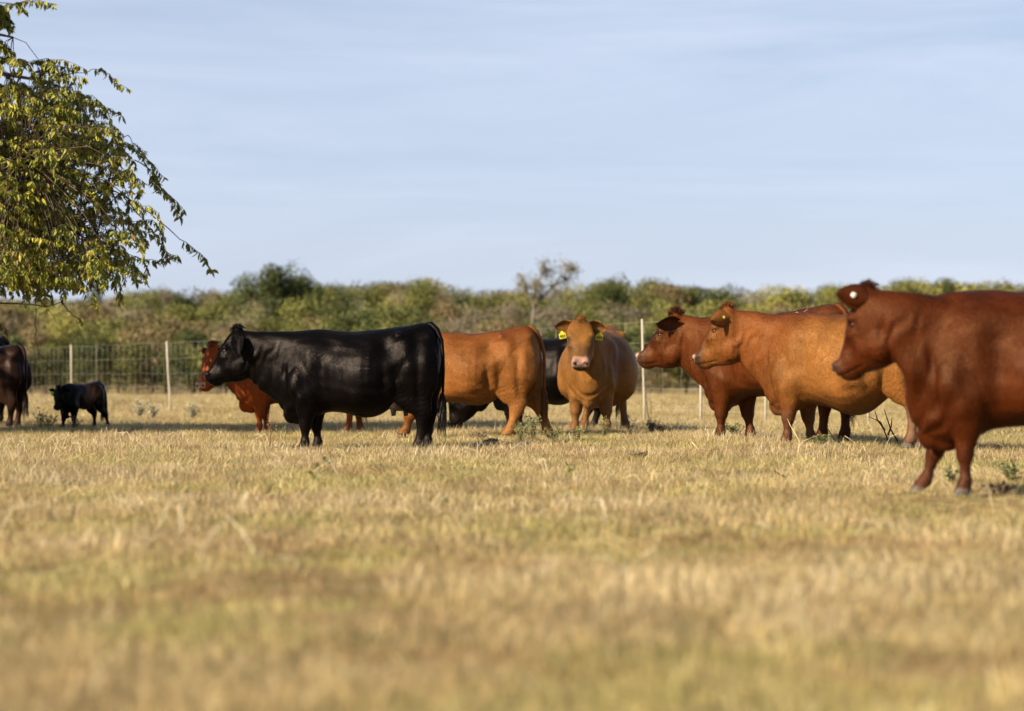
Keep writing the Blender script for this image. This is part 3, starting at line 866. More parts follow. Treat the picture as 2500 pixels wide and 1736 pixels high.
build_cow('calf', 'small black calf with a brown side and green ear tag, in tree shade', 'calf', 198, 37.6, -PI / 2 - a(30), .55, BLK, True,
          head=(.90, -.05, 1.17, a(10), a(-22)), swings=(.0, .06, -.20, -.25), belly=-.05, calf=.12, wide=.70, legthin=1.3, ears=((.0, 1, .12, .9, 0, -.3), (.0, 1, .15, .9, 0, -.3)), earlen=.26, cheek=1.05,
          tuft=.06, colorfn=cf_calf, fur=15000, voxel=.018, spreads=(0, .05, .1, .15), group='calves',
          tags=[dict(ear=1, kind='flap', mat=M_TAG_GREEN, u=.5, off=(.03, 0, -.05), w=.075, h=.14)])

# the brand on the hip of the deep red cow: a thin pale scar that follows the hide
def brand(root, body, strokes):
    me = body.data
    bv = BVHTree.FromPolygons([v.co for v in me.vertices], [p.vertices[:] for p in me.polygons])
    for st in strokes:
        pts = []
        for k in range(len(st) - 1):
            for q in range(4):
                t = q / 4
                pts.append((st[k][0] * (1 - t) + st[k + 1][0] * t, st[k][1] * (1 - t) + st[k + 1][1] * t))
        pts.append(st[-1])
        out = []
        for x, z in pts:
            hit = bv.ray_cast(Vector((x, 1.5, z)), Vector((0, -1, 0)))
            if hit[0] is not None: out.append(hit[0] + hit[1] * .001)
        if len(out) > 2:
            b = MB(); b.tube(out, .0042, 5); b.build('brand_mark', M_BRAND, root)
def bs(pts, ox, oz, s):
    return [(ox - x * s, oz + y * s) for x, y in pts]
BX, BZ, BS = -.30, 1.195, .095
brand(rootC, bodyC, [
    bs([(0, 0), (.6, .35), (1.1, .5), (1.5, 1.1), (2.0, 1.4), (2.6, 1.3), (2.7, 1.0), (2.3, .5), (2.0, -.3)], BX, BZ, BS * .55),
    bs([(1.1, .2), (1.6, .1), (2.0, -.3)], BX, BZ, BS * .55),
    bs([(3.6, .9), (3.5, .5), (3.0, .1), (3.2, -.1), (3.1, -.6)], BX, BZ, BS * .55),
    bs([(4.2, 1.9), (4.0, 1.4)], BX, BZ, BS * .55)])

# ------------------------------------------------------------ ground
def ground_mat():
    m, nt, N, L, bs = new_mat('pasture_soil')
    tc = N.new('ShaderNodeTexCoord')
    def nz(scale, detail=5, stretch=(1, 1, 1)):
        mp = N.new('ShaderNodeMapping'); mp.inputs['Scale'].default_value = stretch
        n = N.new('ShaderNodeTexNoise'); n.inputs['Scale'].default_value = scale; n.inputs['Detail'].default_value = detail
        L.new(tc.outputs['Object'], mp.inputs[0]); L.new(mp.outputs[0], n.inputs['Vector']); return n.outputs['Fac']
    r1 = N.new('ShaderNodeValToRGB'); e = r1.color_ramp.elements
    e[0].position = .32; e[0].color = (.145, .093, .045, 1); e[1].position = .7; e[1].color = (.38, .29, .15, 1)
    e2 = e.new(.5); e2.color = (.26, .19, .09, 1)
    L.new(nz(9, 8), r1.inputs['Fac'])
    r2 = N.new('ShaderNodeValToRGB'); r2.color_ramp.elements[0].position = .42; r2.color_ramp.elements[1].position = .62
    L.new(nz(.55, 4), r2.inputs['Fac'])
    mx = N.new('ShaderNodeMix'); mx.data_type = 'RGBA'; mx.blend_type = 'MIX'
    mx.inputs['B'].default_value = (.21, .18, .075, 1)
    ml = N.new('ShaderNodeMath'); ml.operation = 'MULTIPLY'; ml.inputs[1].default_value = .5
    L.new(r2.outputs['Color'], ml.inputs[0]); L.new(ml.outputs[0], mx.inputs['Factor']); L.new(r1.outputs['Color'], mx.inputs['A'])
    L.new(mx.outputs['Result'], bs.inputs['Base Color'])
    bs.inputs['Roughness'].default_value = .95; bs.inputs['Specular IOR Level'].default_value = .1
    bp = N.new('ShaderNodeBump'); bp.inputs['Strength'].default_value = .8; bp.inputs['Distance'].default_value = .03
    L.new(nz(30, 6), bp.inputs['Height']); L.new(bp.outputs[0], bs.inputs['Normal'])
    return m
M_GROUND = ground_mat()
ys = np.concatenate([np.linspace(-30, 2, 9), np.linspace(3, 60, 190), np.linspace(61.5, 140, 50), np.linspace(145, 420, 60), np.linspace(450, 2500, 20)])
xs = np.concatenate([np.linspace(-1500, -120, 14), np.linspace(-100, -22, 24), np.linspace(-20, 20, 134), np.linspace(22, 100, 24), np.linspace(120, 1500, 14)])
XX, YY = np.meshgrid(xs, ys)
ZZ = terrain(XX, YY)
V = np.stack([XX.ravel(), YY.ravel(), ZZ.ravel()], 1)
nx = len(xs); F = []
for i in range(len(ys) - 1):
    for j in range(nx - 1):
        q = i * nx + j; F.append((q, q + 1, q + nx + 1, q + nx))
g = mesh_obj('ground', V, F, M_GROUND); g['kind'] = 'structure'

# ------------------------------------------------------------ grass: clumps of real blades, instanced over points
M_GRASS = attr_mat('dry_grass', .6, .18, 40, .18, transl=.30, inst=True)
def vnoise(x, y, s, seed=0.0):
    return np.array([noise.noise(Vector((p * s + seed, q * s - seed, seed * .7))) for p, q in zip(x, y)])

def clump(kind, seed, nb, rad, hmin, hmax, wid):
    r = np.random.default_rng(seed)
    pieces = []; cols = []
    pal = {'straw': [(.66, .53, .29), (.60, .46, .23), (.74, .64, .40), (.50, .37, .18), (.44, .38, .16)],
           'green': [(.34, .33, .13), (.42, .39, .17), (.27, .28, .11), (.56, .48, .24), (.46, .42, .19)],
           'pale': [(.78, .69, .45), (.72, .60, .36), (.66, .55, .32)],
           'brown': [(.34, .22, .13), (.42, .29, .17), (.27, .17, .10), (.52, .38, .22)],
           'thatch': [(.60, .46, .24), (.48, .36, .18), (.70, .58, .34), (.36, .26, .14), (.40, .36, .16)]}[kind]
    for k in range(nb):
        an = r.uniform(0, 2 * PI); rr = rad * math.sqrt(r.random())
        p = np.array([rr * math.cos(an), rr * math.sin(an), -.01])
        h = r.uniform(hmin, hmax)
        lean = r.uniform(.1, 1.2) if kind != 'thatch' else r.uniform(1.0, 3.0)
        da = an + r.normal(0, 1.1)
        dr = np.array([math.cos(da), math.sin(da), 0]) * lean
        up = np.array([0, 0, 1.0])
        sa = r.uniform(0, PI); sd = np.array([math.cos(sa), math.sin(sa), 0]) * wid * r.uniform(.6, 1.4)
        d1 = (up + dr * .35); d1 /= np.linalg.norm(d1)
        d2 = (up * r.uniform(.2, .9) + dr * 1.0 + r.normal(0, .25, 3)); d2 /= np.linalg.norm(d2)
        m = p + d1 * h * .5; e = m + d2 * h * .55
        if e[2] < .002: e[2] = .004
        pieces.append([p - sd, p + sd, m + sd * .75, m - sd * .75, e])
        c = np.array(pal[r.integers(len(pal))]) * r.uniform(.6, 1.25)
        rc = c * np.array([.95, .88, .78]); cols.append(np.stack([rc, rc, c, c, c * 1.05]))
    V = np.array(pieces).reshape(-1, 3); C = np.clip(np.array(cols).reshape(-1, 3), 0, 1); F = []
    for k in range(nb):
        b = k * 5; F += [(b, b + 1, b + 2, b + 3), (b + 3, b + 2, b + 4)]
    me = bpy.data.meshes.new('grass_clump'); me.from_pydata(V.tolist(), [], F)
    ca = me.color_attributes.new('Col', 'FLOAT_COLOR', 'POINT')
    c4 = np.ones((len(V), 4)); c4[:, :3] = C; ca.data.foreach_set('color', c4.ravel())
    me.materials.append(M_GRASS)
    return me

src = bpy.data.collections.new('grass_sources')
kinds = ['straw', 'straw', 'straw', 'thatch', 'thatch', 'green', 'green', 'pale', 'pale', 'brown']
for i, kd in enumerate(kinds):
    nb = {'thatch': 60, 'straw': 46, 'green': 46, 'pale': 34, 'brown': 40}[kd]
    hm = {'thatch': (.03, .10), 'straw': (.04, .12), 'green': (.03, .085), 'pale': (.06, .15), 'brown': (.03, .08)}[kd]
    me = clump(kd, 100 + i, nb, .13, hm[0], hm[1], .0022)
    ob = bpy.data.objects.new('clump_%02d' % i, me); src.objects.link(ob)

def scatter(name, spec, label):
    P = []; S = []; K = []; T = []
    r = np.random.default_rng(5)
    for (y0, y1, dens, sc0, sc1) in spec:
        wmax = .27 * y1 + 1.5
        n = int((y1 - y0) * 2 * wmax * dens)
        x = r.uniform(-wmax, wmax, n); y = r.uniform(y0, y1, n)
        k = np.abs(x) < .245 * y + 1.0
        x, y = x[k], y[k]
        P.append(np.stack([x, y, terrain(x, y)], 1)); S.append(r.uniform(sc0, sc1, len(x)))
    P = np.concatenate(P); S = np.concatenate(S); n = len(P)
    g1 = vnoise(P[:, 0], P[:, 1], .55, 3.1); g2 = vnoise(P[:, 0], P[:, 1], 1.7, 9.2); g3 = vnoise(P[:, 0], P[:, 1], .9, 21.0)
    u = r.random(n)
    green = sstep(-.05, .35, g1 * .7 + g2 * .55)
    brown = sstep(.12, .45, g3 * .7 + g2 * -.5)
    pale = sstep(.05, .45, -g1 * .8 + g3 * .3)
    K = np.where(u < .26 * green + .10, r.integers(5, 7, n), np.where(u > 1 - .28 * brown - .04, 9, np.where(u > 1 - .28 * brown - .30 * pale - .06, r.integers(7, 9, n), r.integers(0, 5, n))))
    S = S * (1 - .15 * brown) * (1 + .15 * pale) * r.uniform(.75, 1.25, n)
    S = S * .78 * (1 - .45 * np.exp(-((P[:, 0] - 3.0) / 1.2) ** 2 - ((P[:, 1] - 14.6) / 1.4) ** 2))
    tint = np.ones((n, 4)); f = r.uniform(.72, 1.14, n) * (1 + .20 * g2 + .34 * vnoise(P[:, 0], P[:, 1], 4.5, 44.0))
    f = f * .94
    tint[:, 0] = f * 1.0 * (1 - .06 * green - .02 * brown); tint[:, 1] = f * .965 * (1 - .01 * green - .07 * brown); tint[:, 2] = f * .94 * (1 - .16 * green - .10 * brown)
    me = bpy.data.meshes.new(name); me.vertices.add(n); me.vertices.foreach_set('co', P.ravel())
    a1 = me.attributes.new('gscale', 'FLOAT', 'POINT'); a1.data.foreach_set('value', S)
    a2 = me.attributes.new('kind_index', 'INT', 'POINT'); a2.data.foreach_set('value', K.astype(np.int32))
    a3 = me.attributes.new('tint', 'FLOAT_COLOR', 'POINT'); a3.data.foreach_set('color', tint.ravel())
    rot = np.stack([r.normal(0, .12, n), r.normal(0, .12, n), r.uniform(0, 2 * PI, n)], 1)
    a4 = me.attributes.new('grot', 'FLOAT_VECTOR', 'POINT'); a4.data.foreach_set('vector', rot.ravel())
    o = bpy.data.objects.new(name, me); COL.objects.link(o); me.materials.append(M_GRASS)
    ng = bpy.data.node_groups.new(name, 'GeometryNodeTree')
    ng.interface.new_socket('Geometry', in_out='INPUT', socket_type='NodeSocketGeometry')
    ng.interface.new_socket('Geometry', in_out='OUTPUT', socket_type='NodeSocketGeometry')
    N = ng.nodes; L = ng.links
    gi = N.new('NodeGroupInput'); go = N.new('NodeGroupOutput')
    ci = N.new('GeometryNodeCollectionInfo'); ci.inputs['Collection'].default_value = src
    ci.inputs['Separate Children'].default_value = True; ci.inputs['Reset Children'].default_value = True
    ip = N.new('GeometryNodeInstanceOnPoints'); ip.inputs['Pick Instance'].default_value = True
    def na(nm_, t):
        q = N.new('GeometryNodeInputNamedAttribute'); q.data_type = t; q.inputs['Name'].default_value = nm_; return q.outputs['Attribute']
    L.new(gi.outputs[0], ip.inputs['Points']); L.new(ci.outputs[0], ip.inputs['Instance'])
    L.new(na('kind_index', 'INT'), ip.inputs['Instance Index']); L.new(na('gscale', 'FLOAT'), ip.inputs['Scale'])
    L.new(na('grot', 'FLOAT_VECTOR'), ip.inputs['Rotation'])
    L.new(ip.outputs[0], go.inputs[0])
    md = o.modifiers.new('grass', 'NODES'); md.node_group = ng
    tag(o, label, 'grass', kind='stuff')
    return o
scatter('grass', [(3.0, 10, 120, .8, 1.1), (10, 22, 100, .8, 1.15), (22, 32, 78, .85, 1.25), (32, 48, 42, .9, 1.4), (48, 70, 12, 1.2, 1.9), (70, 128, 3.2, 1.8, 2.8)],
        'dry straw coloured and dull green pasture grass covering the ground')

# ------------------------------------------------------------ wire fences
M_POST = plain_mat('weathered_post', (.46, .40, .31), .8, .2, .2, 30, .3)
M_POST_DARK = plain_mat('dark_post', (.13, .11, .09), .85, .15, .3, 30, .3)
M_WIRE = plain_mat('galvanised_wire', (.45, .43, .40), .45, .5, .1, 50, 0, metal=.5)
def fence(label, pts, posts, height, wires, step, wr):
    """pts: (pixel x, distance) corners of the run; posts: (pixel x, lean, dark, radius)"""
    W = [Vector(((px - 1250) / FPX * d, d, 0)) for px, d in pts]
    def on(px):
        for k in range(len(pts) - 1):
            if pts[k][0] <= px <= pts[k + 1][0]:
                A, B = W[k], W[k + 1]; m = (px - 1250) / FPX
                t = (m * A.y - A.x) / ((B.x - A.x) - m * (B.y - A.y))
                return A + (B - A) * t
        return W[-1]
    root = empty('wire_fence', (W[len(W) // 2].x, W[len(W) // 2].y, tz(W[len(W) // 2].x, W[len(W) // 2].y)))
    tag(root, label, 'fence')
    off = root.location
    def loc(p, h): return Vector((p.x, p.y, tz(p.x, p.y) + h)) - off
    for px, lean, dark, r in posts:
        p = on(px); b = MB(); q = p + Vector((lean, 0, 0))
        b.tube([loc(p, -.2), loc(p, .4) , loc(p, height * .6) + Vector((-lean * .6, 0, 0)), loc(p, height + .03) + Vector((-lean, 0, 0))], [r * .8, r * .8, r * .78, r * .76], 8)
        b.build('post', M_POST_DARK if dark else M_POST, root)
    # sampled run
    run = []
    for k in range(len(W) - 1):
        A, B = W[k], W[k + 1]; n = max(1, int(round(abs(B.x - A.x) / step)))
        for q in range(n): run.append(A + (B - A) * (q / n))
    run.append(W[-1])
    for h in wires:
        b = MB()
        b.tube([loc(p, h + .012 * math.sin(i * .9 + h * 7)) for i, p in enumerate(run)], wr, 4); b.build('line_wire', M_WIRE, root)
    for i, p in enumerate(run):
        b = MB(); pts2 = []
        for h in np.linspace(wires[-1], wires[0], 7):
            pts2.append(loc(p, h) + Vector((.014 * math.sin(h * 9 + i * 2.1), 0, 0)))
        b.tube(pts2, wr * .8, 4); b.build('stay_wire', M_WIRE, root)
fence('pale wire net fence on thin posts crossing behind the calf', [(-80, 77), (80, 71.5), (175, 67.8), (415, 60.9), (592, 54), (790, 55.5), (960, 56.5), (1120, 57)],
      [(-30, 0, 0, .027), (175, .02, 0, .030), (235, 0, 1, .019), (415, .085, 0, .032), (592, 0, 0, .028), (790, 0, 0, .028), (960, 0, 0, .028)], 1.74, [1.72, 1.33, .95, .60, .28], .21, .0023)
fence('tall wire net fence with slim pale posts right of the camera facing cow', [(1122, 57), (1320, 50.6), (1573, 44.6), (1711, 43.4), (1869, 42.6), (2120, 41.5), (2420, 41), (2640, 41)],
      [(1573, .04, 0, .026), (1711, 0, 0, .030), (1869, 0, 0, .026), (2120, 0, 0, .026), (2400, 0, 0, .026)], 1.87, [1.85, 1.45, 1.04, .62, .22], .29, .0028)

# ------------------------------------------------------------ far trees
M_FAR = attr_mat('far_foliage', .75, .12, 3, .25, transl=.12, random_var=.22)
M_BARK = plain_mat('bark', (.16, .125, .095), .9, .15, .35, 14, .8)
M_DARKBARK = plain_mat('twig_bark', (.085, .062, .045), .9, .15, .35, 14, .4)
M_PALEBARK = plain_mat('pale_bark', (.20, .17, .14), .9, .15, .25, 14, .5)
PAL = {'olive': [(.115, .120, .030), (.145, .145, .042), (.090, .098, .026), (.175, .165, .055)],
       'dark': [(.052, .066, .022), (.070, .085, .026), (.042, .052, .020), (.090, .098, .032)],
       'yellow': [(.20, .19, .050), (.24, .22, .055), (.165, .165, .045), (.28, .24, .07)],
       'brush': [(.185, .150, .105), (.215, .175, .120), (.155, .125, .085), (.175, .160, .090)],
       'rusty': [(.185, .130, .065), (.150, .120, .055), (.22, .165, .085), (.13, .12, .045)]}
def crown_mesh(kind, seed, nq):
    r = np.random.default_rng(seed)
    lobes = []
    for k in range(13 if kind != 'brush' else 8):
        an = r.uniform(0, 2 * PI); rr = .34 * math.sqrt(r.random()); z = r.uniform(.30, .84)
        rr *= (1.1 - abs(z - .5))
        lobes.append((rr * math.cos(an), rr * math.sin(an), z, r.uniform(.11, .22)))
    lobes.append((0, 0, .5, .26)); lobes.append((.05, 0, .78, .19)); lobes.append((-.1, .05, .25, .2))
    L_ = np.array(lobes); pal = np.array(PAL[kind]) * 1.22
    li = r.integers(0, len(L_), nq); d = r.normal(0, 1, (nq, 3)); d /= np.linalg.norm(d, axis=1)[:, None]
    rad = L_[li, 3] * r.uniform(.55 if kind != 'brush' else .2, 1.12, nq)
    C = L_[li, :3] + d * rad[:, None] * np.array([1, 1, .85])
    C[:, 2] = np.clip(C[:, 2], .02, 1.2)
    s = r.uniform(.008, .021, nq) * (.7 if kind == 'brush' else 1)
    n1 = d * .8 + r.normal(0, .55, (nq, 3)); n1 /= np.linalg.norm(n1, axis=1)[:, None]
    t1 = np.cross(n1, r.normal(0, 1, (nq, 3))); t1 /= np.linalg.norm(t1, axis=1)[:, None]; t2 = np.cross(n1, t1)
    t1 *= s[:, None]; t2 *= (s * r.uniform(.5, 1, nq))[:, None]
    V = np.stack([C - t1, C - t2 * .9, C + t1, C + t2], 1)
    tone = r.uniform(.7, 1.3, len(L_))[li] * r.uniform(.75, 1.25, nq)
    col = pal[r.integers(0, len(pal), nq)] * tone[:, None]
    return V, np.repeat(col[:, None], 4, 1)
crowns = {}
for kind in PAL:
    for v in range(3):
        V, C = crown_mesh(kind, hash((kind == 'dark', v)) % 1000 + len(kind) * 31 + v * 7, 4200 if kind != 'brush' else 3000)
        o = quads_mesh('crown', V, 4, [(0, 1, 2, 3)], M_FAR, None, C)
        crowns[(kind, v)] = o.data; bpy.data.objects.remove(o)
def trunk_mesh(seed, lean):
    r = np.random.default_rng(seed); b = MB()
    top = Vector((lean, r.normal(0, .03), .62))
    b.tube([(0, 0, -.03), (lean * .2, 0, .15), (lean * .6, 0, .38), top], [.030, .022, .017, .007], 7)
    for k in range(6):
        t = r.uniform(.25, .9); s0 = Vector((lean * t, 0, .05 + .55 * t)); an = r.uniform(0, 2 * PI)
        d = Vector((math.cos(an), math.sin(an), r.uniform(.5, 1.3))).normalized()
        b.tube([s0, s0 + d * .14, s0 + d * .30 + Vector((0, 0, .03))], [.012, .008, .003], 5)
    o = b.build('trunk', M_BARK); me = o.data; bpy.data.objects.remove(o); return me
trunks = [trunk_mesh(3 + k, l) for k, l in enumerate((-.06, .03, .08))]
LABELS = {'olive': 'olive green scrub oak in the tree line beyond the field', 'dark': 'dark green dense crowned oak in the distant tree line',
          'yellow': 'yellow green leafy tree in the distant tree line', 'brush': 'greyish brown almost leafless brush tree in the tree line',
          'rusty': 'rusty brown autumn tree in the tree line beyond the field'}
rt = random.Random(11)
FAR = []
def far_tree(kind, px, d, top_y, wpx, label=None, base_lift=0.0, row=0):
    X = (px - 1250) / FPX * d; z0 = tz(X, d) + base_lift
    ztop = EYE - (top_y - HORIZON) / FPX * d
    h = max(1.2, ztop - z0); w = wpx / FPX * d
    root = empty('oak_tree' if kind in ('olive', 'dark', 'yellow') else 'brush_tree', (X, d, z0 - .1), rt.uniform(0, 6.28))
    tag(root, label or 'x', 'tree', None if label else 'trees of the distant tree line')
    if not label: FAR.append((root, kind, row, px))
    c = bpy.data.objects.new('crown', crowns[(kind, rt.randrange(3))]); COL.objects.link(c); c.parent = root; c.scale = (w * 1.1, w * 1.1, h / .93)
    t = bpy.data.objects.new('trunk', rt.choice(trunks)); COL.objects.link(t); t.parent = root; t.scale = (w * .8, w * .8, h)
SKY = [(-200, 735), (0, 735), (250, 730), (320, 716), (400, 712), (470, 718), (560, 718), (600, 712), (780, 702), (900, 696), (970, 700), (1030, 688), (1090, 706), (1130, 715), (1240, 717),
       (1300, 715), (1400, 705), (1460, 690), (1540, 686), (1600, 694), (1650, 710), (1690, 708), (1730, 698), (1790, 710), (1850, 706), (1950, 703), (2080, 706), (2150, 700), (2220, 692), (2280, 698), (2340, 696), (2420, 694), (2500, 695), (2700, 697)]
def sky_y(px): return -10 + float(np.interp(px, [q[0] for q in SKY], [q[1] for q in SKY]))
def pick(px, row):
    u = rt.random()
    if 1050 < px < 1400: w = [('olive', .18), ('brush', .5), ('dark', .08), ('rusty', .18), ('yellow', .06)]
    elif px >= 1400: w = [('olive', .40), ('yellow', .32), ('dark', .12), ('brush', .12), ('rusty', .04)] if row > 1 else [('brush', .45), ('olive', .25), ('dark', .15), ('rusty', .1), ('yellow', .05)]
    elif px > 520: w = [('olive', .48), ('dark', .18), ('yellow', .14), ('brush', .10), ('rusty', .10)]
    else: w = [('olive', .34), ('rusty', .22), ('brush', .22), ('yellow', .10), ('dark', .12)] if row > 0 else [('olive', .5), ('dark', .35), ('rusty', .15)]
    for k, p in w:
        if u < p: return k
        u -= p
    return w[0][0]
rows = [(131, 4, 58, (835, 885), (110, 170)), (143, 5, 62, (790, 830), (130, 210)), (160, 7, 66, (752, 790), (150, 230)), (183, 8, 62, (724, 748), (140, 220)), (214, 10, 52, None, (120, 190)), (250, 8, 60, None, (140, 200))]
for ri, (d0, dj, step, ty, wr) in enumerate(rows):
    px = -170.0
    while px < 2700:
        p = px + rt.uniform(-20, 20)
        if ri == 0: top = rt.uniform(*ty) - (25 if p < 500 else 0)
        elif ty: top = max(rt.uniform(*ty), sky_y(p) + 10)
        else: top = sky_y(p) + (rt.uniform(2, 16) if ri == 4 else rt.uniform(-2, 10))
        far_tree(pick(p, ri), p, d0 + rt.uniform(-dj, dj), top, rt.uniform(*wr), row=ri)
        px += step * rt.uniform(.8, 1.2) * (1.35 if ri == 0 and p > 1000 else 1)
SEG = [(-999, 'past the left edge'), (0, 'behind the near leafy tree'), (130, 'above the calf'), (260, 'left of the leaning post'), (400, 'right of the leaning post'), (500, 'above the rust red cow'),
       (600, 'above the neck of the black cow'), (760, 'above the back of the black cow'), (930, 'above the rump of the black cow'), (1100, 'above the light brown rump'), (1240, 'left of the bare tree'), (1340, 'right of the bare tree'),
       (1480, 'above the slim post'), (1620, 'above the deep red cow'), (1760, 'above the golden flanked cow'), (1920, 'left of the nearest head'), (2080, 'above the nearest head'), (2240, 'above the nearest neck'), (2380, 'above the nearest back'), (2500, 'past the right edge')]
ROWN = ['low {} at the field edge', '{} in the second rank', '{} in the middle rank', '{} behind the middle rank', '{} just under the skyline', '{} on the skyline']
KN = {'olive': 'olive oak', 'dark': 'dark green oak', 'yellow': 'yellow green oak', 'brush': 'greyish bare brush tree', 'rusty': 'rusty brown tree'}
cells = {}
for root_, k_, row_, px_ in FAR:
    seg = [n for x0, n in SEG if px_ >= x0][-1]
    cells.setdefault((k_, row_, seg), []).append((px_, root_))
for (k_, row_, seg), lst in cells.items():
    lst.sort(key=lambda q: q[0])
    for i_, (_, root_) in enumerate(lst):
        t_ = ROWN[row_].format(KN[k_]) + ' ' + seg
        if len(lst) > 1: t_ += ', ' + ['leftmost', 'second', 'third', 'fourth', 'fifth', 'sixth', 'seventh'][i_]
        root_['label'] = t_
far_tree('dark', 655, 196, 646, 170, 'tall domed dark oak standing above the tree line left of centre')
far_tree('dark', 610, 198, 664, 120, 'dark oak forming the left shoulder of the tall domed one')
far_tree('dark', 700, 197.5, 650, 160, 'domed dark oak pressed against the right side of the tallest one')
far_tree('dark', 742, 199, 670, 120, 'dark oak on the right shoulder of the domed pair')
far_tree('dark', 772, 196, 690, 70, 'small pointed dark tree at the right foot of the domed oaks')
far_tree('dark', 238, 205, 664, 60, 'narrow dark tree top half hidden behind the near leafy tree')
far_tree('dark', 2312, 205, 678, 56, 'small dark round tree top above the tree line near the right edge')
far_tree('dark', 1495, 202, 678, 130, 'dark green tree on the skyline just right of the tall bare tree')
far_tree('olive', 1030, 200, 682, 130, 'rounded olive tree standing highest between the black and brown cows')
far_tree('brush', 412, 196, 694, 70, 'greyish bare tree top on the skyline right of the near leafy tree')
far_tree('brush', 520, 199, 700, 60, 'thin bare tree top on the skyline left of the domed oak')

# tall half bare tree behind the cow that faces the camera
def bare_tree():
    d = 165.0; px0 = 1306
    X = (px0 - 1250) / FPX * d; z0 = tz(X, d)
    root = empty('bare_tree', (X, d, z0)); tag(root, 'tall half bare tree with thin grey crown rising above the tree line', 'tree')
    r = random.Random(4)
    def L(px, py, dy=0): return at(px, py, d + dy) - Vector((X, d, z0))
    b = MB(); b.tube([Vector((0, 0, -.1)), L(1304, 860), L(1300, 800), L(1304, 750), L(1296, 715)], [.21, .18, .15, .12, .08], 9); b.build('trunk', M_PALEBARK, root)
    tips = []
    for path, rad in (([L(1304, 752), L(1325, 725, .5), L(1350, 700, 1), L(1372, 672, 1), L(1368, 645, 1)], .12), ([L(1350, 700, 1), L(1385, 680, .4), L(1405, 660, 0)], .07),
                      ([L(1298, 730), L(1312, 700, -.5), L(1322, 668, -1), L(1326, 645, -1)], .10), ([L(1300, 735), L(1284, 708, .5), L(1280, 685, .5)], .08), ([L(1302, 790), L(1322, 768, -.8), L(1345, 755, -1)], .07)):
        b = MB(); b.tube(path, [rad * (1 - .75 * k / (len(path) - 1)) for k in range(len(path))], 7); b.build('limb', M_PALEBARK, root)
        tips += path[1:]
    tw = MB(); leafs = []; cols = []
    cl = [(1328, 652, 17, 22), (1345, 668, 18, 14), (1372, 650, 18, 22), (1395, 658, 16, 18), (1385, 680, 22, 16), (1300, 690, 20, 20), (1320, 705, 18, 16), (1284, 700, 12, 16), (1350, 700, 20, 14), (1270, 690, 8, 16), (1310, 728, 26, 14)]
    for (cx, cy, rx, ry) in cl:
        s0 = min(tips, key=lambda t: (t - L(cx, cy)).length)
        for k in range(16):
            e = L(cx + r.gauss(0, rx * .6), cy + r.gauss(0, ry * .6), r.uniform(-1.2, 1.2)); m = s0.lerp(e, .5) + Vector((r.gauss(0, .1), r.gauss(0, .1), .1))
            tw.tube([s0, m, e], [.030, .020, .008], 4)
            for q in range(15):
                t = r.uniform(.35, 1.1); c = s0.lerp(e, t) + Vector([r.gauss(0, .20) for _ in range(3)])
                n1 = Vector([r.gauss(0, 1) for _ in range(3)]).normalized(); t1 = n1.orthogonal().normalized() * r.uniform(.03, .065); t2 = n1.cross(t1)
                leafs.append([tuple(c - t1), tuple(c - t2), tuple(c + t1), tuple(c + t2)])
                base = (.25, .23, .15) if cy < 685 else (.26, .23, .09); f = r.uniform(.7, 1.3)
                cols.append([[x * f for x in base]] * 4)
    o = tw.build('twigs', M_PALEBARK, root); o['kind'] = 'stuff'
    o = quads_mesh('leaves', leafs, 4, [(0, 1, 2, 3)], M_FAR, root, cols); o['kind'] = 'stuff'
bare_tree()

